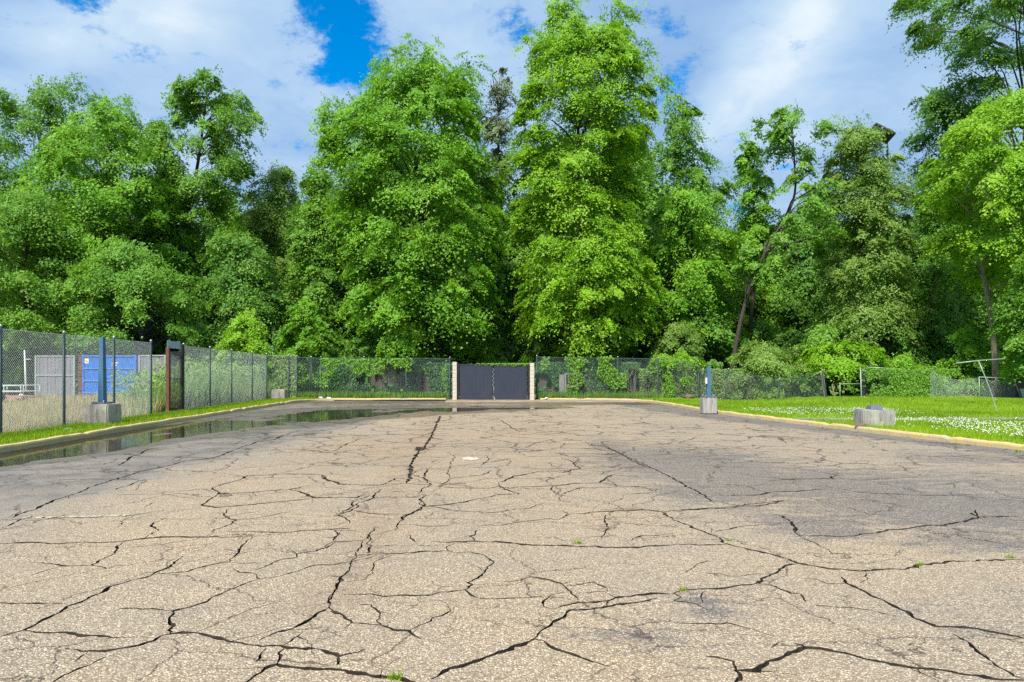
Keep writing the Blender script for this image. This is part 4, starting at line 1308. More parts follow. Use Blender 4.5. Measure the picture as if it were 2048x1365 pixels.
for Y, step in ((48.5, 3.6), (53.0, 3.6)):
    x = -Y * 0.74
    while x < Y * 0.74:
        pxx = CX + x / Y * F
        o = uprot[k % 3] if k < 3 else copy_tree(uprot[(k * 5 + 1) % 3])
        o.location = (x, Y + rnd.uniform(-1, 1), 0.0)
        o.rotation_euler = (0, 0, rnd.uniform(0, 6.28))
        s = rnd.uniform(0.85, 1.25); o.scale = (s, s, s)
        kind_ = uprot.index(o) if o in uprot else (k * 5 + 1) % 3
        tag(o, '%s undergrowth shrub %s behind %s' % (('dark green', 'low mid green', 'tall dark green')[kind_], 'at the wood edge' if Y < 50 else 'deeper in the wood', place_word(pxx)), 'shrub', 'undergrowth shrubs beneath the trees')
        x += step * rnd.uniform(0.8, 1.25); k += 1
# far wood as one mass
rng = np.random.default_rng(99)
n = 52000
x = rng.uniform(-75, 75, n); y = 79 + rng.uniform(-3, 3, n); top = 10 + 6 * fbm2(x * 0.12, x * 0 + 3, 12) + 0.0
z = rng.random(n) ** 0.85 * top
P = np.stack([x, y, z], 1)
Nn = rng.normal(size=(n, 3)) * 0.7 + np.array([[0, -0.7, 0.6]])
V = leaf_arrays(P, Nn, rng.normal(size=(n, 3)) + np.array([[0, -.3, -.6]]), 0.55, rng)
me = np_mesh('distant_wood', V, np.arange(n * 3).reshape(-1, 3), M['leaf_dark'], {'tint': np.repeat(np.clip(0.2 + 0.6 * fbm2(x * 0.4, z * 0.4, 5) + 0.2 * (rng.random(n) - .5), 0, 1), 3)})
o = link(bpy.data.objects.new('distant_wood', me))
tag(o, 'dense dark green wood far behind the nearer trees', 'wood', None, 'stuff')


# ------------------------------------------------------------------ grass, weeds, flowers
def blades(name, x, y, z, h, w, m, seed, tint=None, lean=0.35):
    rng = np.random.default_rng(seed)
    n = len(x)
    th = rng.random(n) * 2 * np.pi
    ln = lean * h * rng.normal(size=n)
    ph = rng.random(n) * 2 * np.pi
    a = np.stack([x + np.cos(th) * w / 2, y + np.sin(th) * w / 2, z], 1)
    b_ = np.stack([x - np.cos(th) * w / 2, y - np.sin(th) * w / 2, z], 1)
    c = np.stack([x + np.cos(ph) * ln, y + np.sin(ph) * ln, z + h], 1)
    V = np.stack([a, b_, c], 1).reshape(-1, 3)
    if tint is None: tint = rng.random(n)
    return np_mesh(name, V, np.arange(n * 3).reshape(-1, 3), m, {'tint': np.repeat(tint, 3)})


def stuff(name, me, label, cat):
    return tag(link(bpy.data.objects.new(name, me)), label, cat, None, 'stuff')


rng = np.random.default_rng(17)
# right lawn
n = 95000
y = rng.uniform(9, 41.5, n) ; y = 9 + (y - 9) * rng.random(n) ** 0.35
kxs = np.array([kx(KERB_R, min(v, 39.2), 1) for v in np.linspace(9, 41.5, 120)])
x0 = np.interp(y, np.linspace(9, 41.5, 120), kxs) + 0.11
x = x0 + rng.random(n) ** 1.2 * 17
keep = np.abs(y - 23.0 - 0.25 * np.sin(x * 0.4)) > 0.5
keep &= x < y * 0.78 + 3
x, y = x[keep], y[keep]
me = blades('lawn_grass', x, y, lawn_h(x, y) - 0.005, 0.05 + 0.07 * rng.random(len(x)), 0.012 + 0.0006 * y, M['grass'], 18, np.clip(fbm2(x * 0.5, y * 0.5, 19, 3) * 1.1 - 0.15 + 0.5 * (rng.random(len(x)) - .4), 0, 1))
stuff('lawn_grass', me, 'short bright green lawn grass right of the parking lot', 'grass')
# left verge
n = 42000
y = rng.uniform(8, 41, n)
kl = np.interp(y, np.linspace(8, 41, 120), np.array([kx(KERB_L, min(v, 39.4), -1) for v in np.linspace(8, 41, 120)])) - 0.11
x = kl - rng.random(n) * 1.6
me = blades('verge_grass', x, y, left_h(x, y) - 0.005, 0.05 + 0.08 * rng.random(n), 0.012 + 0.0005 * y, M['grass'], 19)
stuff('verge_grass', me, 'short bright green grass strip between left kerb and fence', 'grass')
# back verge weeds
n = 26000
x = rng.uniform(-12.3, 9.0, n); y = 41.35 + rng.random(n) ** 1.5 * 2.2
k_ = ((x < -3.6) | (x > 1.5)) & (fbm2(x * 0.9, y * 0.9, 23) + 0.25 * rng.random(n) > 0.52)
x, y = x[k_], y[k_]
me = blades('fence_weeds', x, y, np.full(len(x), 0.1), 0.12 + 0.38 * rng.random(len(x)) ** 2, np.full(len(x), 0.035), M['weed'], 24, np.clip(rng.random(len(x)) * 0.75, 0, 1))
stuff('fence_weeds', me, 'low green weeds growing along the foot of the back fence', 'weeds')
# dry grass beyond the left fence
n = 90000
y = rng.uniform(14, 42, n); fx = -12.25 - 0.0622 * (y - 17)
x = fx - 0.15 - rng.random(n) ** 1.6 * 12
pxx = CX + x / y * F
dens = np.clip(0.95 - 0.06 * (fx - x), 0.10, 1) * np.where(fbm2(x * 0.5, y * 0.5, 27) > 0.42, 1, 0.35)
k_ = rng.random(n) < dens
x, y, pxx = x[k_], y[k_], pxx[k_]
green = np.clip((pxx - 240) / 160, 0, 1)
hh = (0.22 + 0.6 * rng.random(len(x))) * (0.55 + 0.9 * fbm2(x * 0.7, y * 0.7, 29)) * (0.65 + 0.75 * green) * np.clip((pxx + 120) / 200, 0.45, 1)
sel = rng.random(len(x)) < green * 0.75
w = 0.010 + 0.0006 * y
me = blades('dry_grass', x[~sel], y[~sel], np.full((~sel).sum(), 0.07), hh[~sel], w[~sel], M['drygrass'], 28, None, 0.3)
stuff('dry_grass', me, 'tall straw coloured dry grass beyond the left fence', 'dry grass')
me = blades('tall_weeds', x[sel], y[sel], np.full(sel.sum(), 0.07), hh[sel] * 1.35, w[sel] * 1.6, M['weed'], 29, None, 0.3)
stuff('tall_weeds', me, 'tall pale green weeds beyond the left fence near the corner', 'weeds')
# clover
n = 4300
y = np.concatenate([rng.uniform(15.4, 22.2, n), rng.uniform(24.2, 28.5, 1700)])
x0 = np.interp(y, np.linspace(9, 41.5, 120), kxs)
x = x0 + 0.5 + rng.random(len(y)) * 12
far = np.arange(len(y)) >= n
k_ = np.where(far, (x > 8.9) & (x < 14.5), True) & (fbm2(x * 0.55, y * 0.55, 35) + 0.22 * rng.random(len(y)) > np.where(far, 0.58, 0.52)) & (x < y * 0.72 + 1) & ((x - x0) > np.where(y < 18.5, 0.9, 0.6))
x, y = x[k_], y[k_]
r = 0.012 + 0.010 * rng.random(len(x))
oct_ = np.array([(1, 0, 0), (-1, 0, 0), (0, 1, 0), (0, -1, 0), (0, 0, 1), (0, 0, -1)], float)
C = np.stack([x, y, lawn_h(x, y) + 0.07 + 0.06 * rng.random(len(x))], 1)
V = (C[:, None, :] + oct_[None] * r[:, None, None]).reshape(-1, 3)
ft = np.array([(0, 2, 4), (2, 1, 4), (1, 3, 4), (3, 0, 4), (2, 0, 5), (1, 2, 5), (3, 1, 5), (0, 3, 5)])
Fc = (ft[None] + np.arange(len(x))[:, None, None] * 6).reshape(-1, 3)
stuff('clover_flowers', np_mesh('clover_flowers', V, Fc, M['flower']), 'white clover flowers scattered over the right lawn', 'clover')
# weeds in the cracks
for px, py, s, lab in [(1158, 1088, 1.0, 'small green weed growing in the long straight crack'), (1367, 1181, 0.9, 'small weed where several cracks meet'),
                       (788, 1358, 1.0, 'weed tuft in the wide crack at the lot entrance end'), (1460, 1082, 0.8, 'little weed in the slanting crack near the dark patch'),
                       (2020, 1116, 0.9, 'yellowish weed in the crack below the dark patch'), (1840, 1130, 0.7, 'thin weed in the curved crack by dark asphalt'), (2035, 905, 1.4, 'weed clump at the foot of the right kerb')]:
    c = G(px, py)
    nn = 46
    xx = c.x + RNG.normal(size=nn) * 0.022 * s; yy = c.y + RNG.normal(size=nn) * 0.014 * s
    me = blades('weed', xx - c.x, yy - c.y, np.full(nn, -0.012), (0.02 + 0.045 * RNG.random(nn)) * s, np.full(nn, 0.010 * s), M['grass'], 5, None, 0.6)
    o = link(bpy.data.objects.new('weed', me)); o.location = (c.x, c.y, 0)
    tag(o, lab, 'weed', 'weeds in the asphalt cracks')


# ------------------------------------------------------------------ chain link fences
def wire_panel(P0, P1, z0a, z1a, z0b, z1b, parent, org, pitch=0.068, rad=0.0026, name='chain_link_panel', sag=0.0, wm='wire'):
    """diamond mesh between two posts; bottoms z0*, tops z1*"""
    P0 = Vector((P0[0], P0[1], 0)); P1 = Vector((P1[0], P1[1], 0))
    L = (P1 - P0).length
    d = (P1 - P0).normalized(); nrm = Vector((-d.y, d.x, 0))
    H = max(z1a - z0a, z1b - z0b)
    n = int((L + H) / pitch) + 1
    V = []; Fc = []

    def pt(s, h, off):
        t = s / L
        zb = z0a + (z0b - z0a) * t; zt = z1a + (z1b - z1a) * t
        sg = sag * math.sin(math.pi * t)
        return P0 + d * s + nrm * off + Vector((0, 0, zb + (zt - zb) * h / H - sg * h / H))
    for fam in (1, -1):
        for i in range(n):
            s0 = i * pitch - (H if fam > 0 else 0)
            hs0 = 0.0; hs1 = H
            a, b_ = s0, s0 + fam * H
            if fam < 0: a, b_ = i * pitch, i * pitch - H
            # clip to 0..L
            t0, t1 = 0.0, 1.0
            da = b_ - a
            ta, tb = (0 - a) / da, (L - a) / da
            lo, hi = min(ta, tb), max(ta, tb)
            t0, t1 = max(t0, lo), min(t1, hi)
            if t1 - t0 < 0.01: continue
            off = 0.003 * fam
            m_ = 3 if sag > 0 else 1
            for j in range(m_):
                u0 = t0 + (t1 - t0) * j / m_; u1 = t0 + (t1 - t0) * (j + 1) / m_
                A = pt(a + da * u0, H * u0, off); B = pt(a + da * u1, H * u1, off)
                dd = (B - A).normalized()
                s1 = nrm; s2 = dd.cross(nrm)
                b0 = len(V)
                for q in (A, B):
                    V.append(q + s1 * rad - org); V.append(q - s1 * rad * 0.5 + s2 * rad * 0.87 - org); V.append(q - s1 * rad * 0.5 - s2 * rad * 0.87 - org)
                Fc += [(b0, b0 + 1, b0 + 4, b0 + 3), (b0 + 1, b0 + 2, b0 + 5, b0 + 4), (b0 + 2, b0, b0 + 3, b0 + 5)]
    # top tension wire
    me = np_mesh(name, np.array([tuple(v) for v in V]), np.array(Fc), M[wm])
    o = link(bpy.data.objects.new(name, me), parent)
    return o


def fence(label, posts, group=None, rad=0.038, pitch=0.068, wr=0.0021, skip=(), post_mat='post', cap=True, noposts=(), wm='wire'):
    """posts: (x, y, z bottom, z top, lean x)"""
    org = Vector((posts[0][0], posts[0][1], posts[0][2]))
    root = empty('chain_link_fence', org)
    tag(root, label, 'fence', group)
    for i, (x, y, zb, zt, lean) in enumerate(posts):
        if i in noposts: continue
        mb = MB()
        mb.tube([(x - org.x, y - org.y, zb - 0.3 - org.z), (x - org.x, y - org.y, zb - org.z), (x + lean - org.x, y - org.y, zt + 0.03 - org.z)], rad, 10)
        p_ = mb.build('post', M[post_mat], root, True)
        if cap:
            mb = MB(); mb.ball((x + lean - org.x, y - org.y, zt + 0.05 - org.z), rad * 1.12, 8, 5)
            mb.build('post_cap', M['cap'], p_, True)
    for i in range(len(posts) - 1):
        if i in skip: continue
        a, b_ = posts[i], posts[i + 1]
        wire_panel((a[0] + a[4] * .5, a[1] - 0.045), (b_[0] + b_[4] * .5, b_[1] - 0.045), a[2] + 0.03, a[3] - 0.02, b_[2] + 0.03, b_[3] - 0.02, root, org, pitch, wr, wm=wm)
        mb = MB()
        mb.tube([(a[0] + a[4] - org.x, a[1] - 0.045 - org.y, a[3] - 0.02 - org.z), (b_[0] + b_[4] - org.x, b_[1] - 0.045 - org.y, b_[3] - 0.02 - org.z)], 0.006, 5)
        mb.build('tension_wire', M[wm], root)
    return root


def left_post(px):
    Y = -10.942 / ((px - CX) / F + 0.0622)
    return ((px - CX) / F * Y, Y)


FH = 2.55
LP = [left_post(q) for q in (-170, 1, 128, 228, 302)]
fence('tall chain link fence with dark posts along the dry grass lot', [(x, y, 0.09, 0.09 + FH, 0) for x, y in LP], wr=0.0027, pitch=0.075)
LP2 = [left_post(q) for q in (367, 420, 463, 504, 533)]
P2 = [(x, y, 0.09, 0.09 + FH - 0.02 * i, 0) for i, (x, y) in enumerate(LP2)] + [(-12.62, 41.0, 0.09, 2.53, 0), (-12.45, 42.0, 0.09, 2.5, 0), (-11.95, 43.0, 0.09, 2.48, 0)]
fence('tall chain link fence from the iron gate to the rounded corner', P2)
P3 = [(-11.9, 43.05, 0.09, 2.47, 0), (-11.32, 42.95, 0.09, 2.47, 0), (-8.74, 42.8, 0.09, 2.47, 0), (-6.2, 42.4, 0.09, 2.45, 0), (-3.55, 41.4, 0.09, 2.4, 0)]
fence('back chain link fence in front of ivy covered planks left of the gate', P3, wm='wire_old')
P4 = [(1.42, 41.5, 0.09, 2.5, 0), (3.87, 42.4, 0.09, 2.47, 0), (6.2, 42.5, 0.09, 2.45, 0), (8.55, 42.5, 0.09, 2.40, 0), (10.9, 42.4, 0.05, 2.2, 0.0)]
fence('back chain link fence tangled with dead vines right of the gate', P4, wm='wire_old')


def pz(px, y_px, Y):
    q = XZ(px, y_px, Y); return q


def post_at(px, pyb, pxt, pyt, Y):
    b_ = XZ(px, pyb, Y); t = XZ(pxt, pyt, Y)
    return (b_.x, Y, b_.z, t.z, t.x - b_.x)


P5 = [post_at(1396, 802, 1396, 738, 42.35), post_at(1449, 806, 1457, 740, 41.8), post_at(1553, 815, 1559, 760, 41.0), post_at(1655, 803, 1645, 742, 40.9)]
fence('sunken chain link fence with leaning black posts in the ditch', P5, noposts=(0,), wm='wire_old')
P6 = [post_at(1723, 803, 1721, 738, 40.6), post_at(1910, 803, 1910, 743, 40.2)]
g = fence('torn chain link fence under a sagging top rail', P6, post_mat='galv', rad=0.03, noposts=(1,), pitch=0.072, wm='wire_old')
org = g.location
mb = MB()
mb.tube([XZ(1735, 735, 40.55) - org, XZ(1775, 737, 40.5) - org, XZ(1805, 743, 40.4) - org, XZ(1910, 744.5, 40.2) - org], 0.024, 8)
mb.build('top_rail', M['galv'], g, True)
wire_panel((XZ(1860, 790, 39.8).x, 39.8), (XZ(1960, 790, 39.6).x, 39.6), 0.2, 1.7, 0.25, 1.35, g, org, 0.08, 0.0026, sag=0.3)

# loose pipe frames by the fallen fence
r_ = empty('pipe_frame', XZ(1680, 802, 40.5)); r_.location.z = 0.1
tag(r_, 'pale galvanised pipe gate frame beneath the vine mound', 'gate frame')
mb = MB(); mb.tube([(0, 0, -0.1), (0, 0, XZ(1680, 768, 40.5).z - .1)], 0.022, 8); mb.build('upright', M['galv'], r_, True)
mb = MB(); mb.tube([(0, 0, XZ(0, 768.5, 40.5).z - .1), (XZ(1719, 0, 40.5).x - r_.location.x, 0, XZ(0, 768, 40.5).z - .1)], 0.022, 8); mb.build('crossbar', M['galv'], r_, True)
r_ = empty('leaning_pipe_frame', G(1993, 824, 0.12))
tag(r_, 'bent pipe post leaning left with a long loose top rail', 'fence pipe')
Yl = r_.location.y
top = XZ(1957, 722, Yl + 0.4) - r_.location
mb = MB(); mb.tube([(0, 0, -0.2), (0.02, 0, 0), top * 0.35 + Vector((0.05, 0, 0)), top * 0.75 + Vector((0.03, 0, 0)), top], 0.018, 8); mb.build('post', M['galv'], r_, True)
mb = MB(); mb.tube([XZ(1912, 727, Yl + 0.4) - r_.location, XZ(1958, 721.5, Yl + 0.4) - r_.location, XZ(2009, 718, Yl + 0.4) - r_.location], 0.021, 8); mb.build('top_rail', M['galv'], r_, True)
r_ = empty('leaning_gate_frame', XZ(1960, 802, 38.8)); r_.location.z = 0.2
tag(r_, 'pipe gate frame leaning over with coils of loose wire on top', 'gate frame')
Yg = 38.8
loc = r_.location
mb = MB(); mb.tube([XZ(1961, 806, Yg) - loc, XZ(1958, 755, Yg) - loc], 0.024, 8); mb.build('upright', M['galv'], r_, True)
mb = MB(); mb.tube([XZ(2046, 808, Yg) - loc, XZ(2027, 757, Yg) - loc], 0.030, 8); mb.build('upright', M['galv'], r_, True)
mb = MB(); mb.tube([XZ(1958, 754.5, Yg) - loc, XZ(2029, 757.5, Yg) - loc], 0.022, 8); mb.build('crossbar', M['galv'], r_, True)
for c0, c1, dp in ((1974, 1994, 9), (1990, 2013, 8), (2008, 2028, 12)):
    mb = MB(); mb.tube([XZ(c0 + (c1 - c0) * t, 756.5 + dp * math.sin(math.pi * t), Yg - 0.1 * math.sin(math.pi * t)) - loc for t in np.linspace(0, 1, 11)], 0.012, 5); mb.build('wire_coil', M['galv'], r_, True)
wire_panel((XZ(1962, 0, Yg).x, Yg), (XZ(2030, 0, Yg).x, Yg), 0.25, 1.25, 0.2, 1.25, r_, loc, 0.08, 0.0026, sag=0.1)
# dark boards behind it and a white board
r_ = empty('board_stack', XZ(2010, 806, 39.6)); r_.location.z = 0.1
tag(r_, 'dark weathered boards standing behind the leaning gate frame', 'boards')
for i, px in enumerate(range(1984, 2060, 10)):
    a = XZ(px, 805, 39.6) - r_.location; t = XZ(px, 764 + random.uniform(-4, 6), 39.6) - r_.location
    mb = MB(); mb.box(a.x, a.x + 0.255, -0.015, 0.015, -0.1, t.z); mb.build('board', M['wood'], r_)
mb = MB(); a = XZ(2040, 778, 39.0); b_ = XZ(2062, 802, 39.0)
mb.add([(a.x, 39.0, a.z), (b_.x + .2, 39.0, a.z), (b_.x + .2, 39.1, b_.z - .1), (a.x + .3, 39.1, b_.z - .1), (a.x, 39.03, a.z), (b_.x + .2, 39.03, a.z), (b_.x + .2, 39.13, b_.z - .1), (a.x + .3, 39.13, b_.z - .1)],
       [(0, 1, 2, 3), (7, 6, 5, 4), (0, 4, 5, 1), (1, 5, 6, 2), (2, 6, 7, 3), (3, 7, 4, 0)])
o = mb.build('propped_board', M['white']); tag(o, 'slanted white panel propped beside the leaning gate frame', 'panel')
# two pale dead stems next to the sunken fence
for lab, pts, r0 in (('thick pale bare stem leaning beside the black fence post', [(1652, 803), (1648, 775), (1643, 745)], 0.085), ('crooked thin pale dead stem beside the pipe frame', [(1671, 803), (1668, 785), (1664, 775), (1666, 768)], 0.04)):
    b0 = XZ(pts[0][0], 803, 41.2)
    r_ = empty('dead_tree', b0)
    tag(r_, lab, 'dead tree')
    mb = MB(); mb.tube(smooth_line3([XZ(x, y, 41.2) - b0 for x, y in pts], 2), r0, 8); mb.build('trunk', M['bark_pale'], r_, True)
    mb = MB(); q = XZ(pts[-1][0], pts[-1][1], 41.2) - b0; mb.tube([q * 0.8, q + Vector((0.18, 0, 0.1))], [r0 * .5, r0 * .2], 6); mb.build('branch', M['bark_pale'], r_, True)

# ------------------------------------------------------------------ gate with block piers
def pier(label, px0, px1, pyt, Y):
    x0 = (px0 - CX) / F * Y; x1 = (px1 - CX) / F * Y
    top = CZ + (HY - pyt) / F * Y
    r_ = empty('gate_pier', ((x0 + x1) / 2, Y, 0.0))
    tag(r_, label, 'pier')
    w = (x1 - x0) / 2
    n = 10
    ch = top / n
    mb = MB(); mb.box(-w + .012, w - .012, .012, .388, -0.1, top - .012); mb.build('mortar_core', M['mortar'], r_)
    mb = MB(); mb.box(-w, w, 0, .4, 0.0, ch - 0.012, 0.006); me = mb.mesh('block', M['pier'])
    for i in range(n):
        o = link(bpy.data.objects.new('block', me), r_)
        o.location = (random.uniform(-.003, .003), random.uniform(-.003, .003), i * ch + 0.004)
        o.rotation_euler = (0, 0, math.pi * 0)
    return r_


GY = 40.7
pier('cream concrete block pier left of the dark gate', 905, 913.5, 724, GY)
pier('cream concrete block pier right of the dark gate with vine on top', 1060, 1068.5, 726, GY)
gx0 = (919 - CX) / F * GY; gxm = (987 - CX) / F * GY; gx1 = (1054 - CX) / F * GY
zt = CZ + (HY - 728.5) / F * GY
for lab, a, b_, side in (('left leaf of the dark slate steel double gate', gx0, gxm - 0.05, -1), ('right leaf of the dark slate steel double gate', gxm + 0.03, gx1, 1)):
    r_ = empty('gate_leaf', ((a + b_) / 2, GY + 0.18, 0.06))
    tag(r_, lab, 'gate', 'double gate leaves')
    w = (b_ - a) / 2; H = zt - 0.06
    mb = MB()
    for z in (0.03, H - 0.03): mb.box(-w, w, -0.03, 0.03, z - 0.03, z + 0.03)
    for x in (-w + 0.03, w - 0.03): mb.box(x - 0.03, x + 0.03, -0.028, 0.028, 0.062, H - 0.062)
    mb.build('frame', M['gate'], r_)
    n = 8
    for i in range(n):
        x0 = -w + 0.062 + (2 * w - 0.124) * i / n; x1 = -w + 0.062 + (2 * w - 0.124) * (i + 1) / n
        mb = MB(); d = random.uniform(0, .003)
        mb.box(x0 + 0.0015, x1 - 0.0015, -0.012 - d, 0.006, 0.062, H - 0.062); mb.build('panel', M['gate'], r_)
    for z in (0.35, H - 0.35):
        mb = MB(); x = side * (w + 0.02); mb.tube([(x, -0.01, z - 0.07), (x, -0.01, z + 0.07)], 0.02, 8); mb.build('hinge', M['black'], r_, True)
    if side > 0:
        mb = MB(); mb.tube([(-w - 0.02, -0.05, 0.05), (-w - 0.02, -0.05, 0.75)], 0.011, 6); mb.build('cane_bolt', M['galv'], r_, True)
        mb = MB()
        for i in range(14):
            z = 1.72 - i * 0.072; mb.ball((-w - 0.04 + 0.03 * math.sin(i * 1.9), -0.06, z), 0.026, 6, 4, 1.3)
        mb.build('chain', M['galv'], r_, True)
        mb = MB(); mb.add([(-w - 0.02, -.06, .02), (-w + .08, -.06, .0), (-w - .02, -.06, .22), (-w - 0.02, -.04, .02), (-w + .08, -.04, .0), (-w - .02, -.04, .22)], [(0, 1, 2), (5, 4, 3), (0, 3, 4, 1), (1, 4, 5, 2), (2, 5, 3, 0)])
        mb.build('foot_bracket', M['galv'], r_)
for lab, px in (('black steel gate post beside the left block pier', 916), ('black steel gate post beside the right block pier', 1057)):
    mb = MB(); mb.box(-0.05, 0.05, -0.05, 0.05, 0.0, zt + 0.04, 0.006); o = mb.build('gate_post', M['black'])
    o.location = ((px - CX) / F * GY, GY + 0.2, 0.0)
    tag(o, lab, 'gate post')
# vine on the right pier and gate top
def ivy_patch(name, label, pts_fn, n, size, leaf, seed, cat='ivy'):
    rng = np.random.default_rng(seed)
    P = pts_fn(rng, n)
    n = len(P)
    N = rng.normal(size=(n, 3)) * 0.5 + np.array([[0, -0.9, 0.5]])
    V = leaf_arrays(P, N, rng.normal(size=(n, 3)) * 0.6 + np.array([[0, -.1, -1]]), size, rng)
    c = P.mean(0); c[2] = P[:, 2].min()
    me = np_mesh(name, V - c, np.arange(n * 3).reshape(-1, 3), M[leaf], {'tint': np.repeat(rng.random(n), 3)})
    o = link(bpy.data.objects.new(name, me)); o.location = c
    tag(o, label, cat)
    return o


ivy_patch('ivy', 'green creeper trailing along the gate top to the right pier', lambda g, n: np.stack([gx0 + 0.4 + (1.0 - gx0 - 0.3) * g.random(n) ** 0.45, GY + 0.1 + 0.18 * g.random(n), zt + 0.05 - 0.02 * g.random(n) - np.abs(g.normal(size=n)) * 0.07], 1), 700, 0.07, 'leaf_maple', 3)


# ------------------------------------------------------------------ plank fence behind, with ivy
def plank_fence(label, x0, x1, Y, h, seed):
    r_ = empty('plank_fence', (x0, Y, 0.08))
    tag(r_, label, 'fence')
    rng = random.Random(seed)
    x = 0.0
    mb0 = MB(); mb0.box(-0.07, 0.07, -0.011, 0.011, -0.1, h); me = mb0.mesh('board', M['wood'])
    while x < x1 - x0:
        if rng.random() > 0.06:
            o = link(bpy.data.objects.new('board', me), r_)
            o.location = (x, rng.uniform(-.012, .012), 0)
            o.scale = (rng.uniform(.9, 1.02), 1, rng.uniform(.9, 1.04))
            o.rotation_euler = (0, rng.uniform(-.02, .02), 0)
        x += 0.147
    for z in (0.4, h - 0.35):
        mb = MB(); mb.box(-0.1, x1 - x0, 0.02, 0.06, z, z + .09); mb.build('rail', M['wood'], r_)


plank_fence('weathered brown plank fence overgrown with ivy left of the gate', -11.2, -3.3, 44.2, 1.85, 1)
plank_fence('weathered brown plank fence behind the vines right of the gate', 1.6, 7.6, 44.2, 1.85, 2)


def wallivy(x0, x1, zmax, Y, thr, seed):
    def fn(g, n):
        x = g.uniform(x0, x1, n); z = 0.1 + g.random(n) ** 0.8 * zmax
        k = fbm2(x * 1.1 + seed, z * 0.9, seed, 3) + 0.12 * z / zmax > thr
        x, z = x[k], z[k]
        return np.stack([x, Y - 0.05 - 0.22 * g.random(len(x)) , z], 1)
    return fn


ivy_patch('ivy', 'ivy covering the plank fence left of the gate', wallivy(-11.8, -3.6, 2.05, 44.1, 0.47, 4), 9000, 0.11, 'ivy', 6)
ivy_patch('ivy', 'ivy covering the plank fence right of the gate', wallivy(1.4, 7.8, 2.1, 44.1, 0.50, 8), 7000, 0.11, 'ivy', 7)
ivy_patch('ivy', 'creeper leaves grown through the back fence left of the gate', wallivy(-11.2, -3.8, 2.3, 42.45, 0.63, 21), 6000, 0.11, 'leaf_mid', 31)
ivy_patch('ivy', 'creeper leaves grown through the back fence right of the gate', wallivy(1.7, 10.8, 2.4, 42.35, 0.61, 25), 7500, 0.11, 'leaf_mid', 32)
ivy_patch('ivy', 'creeper leaves grown through the torn fence', wallivy(19.6, 25.0, 1.7, 40.2, 0.52, 27), 4500, 0.10, 'leaf_mid', 33)
ivy_patch('ivy', 'pale green creeper draped on the fence between gate and ditch', wallivy(7.6, 16.5, 1.7, 43.4, 0.42, 15), 7500, 0.12, 'weed', 9)
ivy_patch('ivy', 'pale green climbing weeds tall behind the corner fence', wallivy(-16.6, -12.6, 2.5, 42.6, 0.40, 12), 6500, 0.12, 'weed', 10)
ivy_patch('ivy', 'tall leafy weeds filling the lot edge behind the side fence', lambda g, n: (lambda y, q: np.stack([-12.45 - 0.0622 * (y - 17) - 0.5 - 3.0 * g.random(n), y, 0.2 + q * (1.0 + 1.3 * fbm2(y * 0.7, y * 0, 3))], 1))(g.uniform(30, 42, n), g.random(n)), 9000, 0.11, 'weed', 14)
# dead vine stems on the right fence
r_ = empty('dead_vine', (8.5, 42.7, 0.1))
tag(r_, 'tangle of bare grey vine stems climbing the fence right of the gate', 'vine')
rng_ = random.Random(8)
mb = MB()
for i in range(110):
    x = rng_.uniform(-5.5, 6.6); z = -0.1 - (0.35 if x > 4 else 0)
    pts = [(x, rng_.uniform(-.1, .3), z)]
    for k in range(5):
        x += rng_.gauss(0, 0.22); z += rng_.uniform(0.15, 0.5); pts.append((x, rng_.uniform(-.15, .4), z))
    mb.tube(smooth_line3(pts, 1), rng_.uniform(0.006, 0.015), 4, False)
o = mb.build('stem', M['bark_pale'], r_, True)
o['kind'] = 'stuff'
# grey timber frame
Yf = 43.7
c = XZ(1143, 790, Yf); c.z = 0.1
r_ = empty('timber_frame', c)
tag(r_, 'grey timber frame with dark opening leaning on the plank fence', 'frame')
xa, xb = XZ(1129, 0, Yf).x - c.x, XZ(1157, 0, Yf).x - c.x
zb, ztp = XZ(0, 774, Yf).z - .1, XZ(0, 746.5, Yf).z - .1
for nm, bx in (('rail', (xa, xb, 0, .05, ztp - .09, ztp)), ('rail', (xa, xb, 0, .05, zb, zb + .09)), ('stile', (xa, xa + .1, .002, .052, -0.1, ztp - .09)), ('stile', (xb - .1, xb, .002, .052, -0.1, ztp - .09)), ('stile', (xa - .32, xa - 0.02, .002, .052, -.1, ztp - .1))):
    mb = MB(); mb.box(*bx); mb.build(nm, M['greywood'], r_)
mb = MB(); mb.box(xa + .1, xb - .1, .03, .045, zb + .09, ztp - .09); mb.build('opening_shade', M['black'], r_)  # black sheet painted in as the shade of the frame's open centre

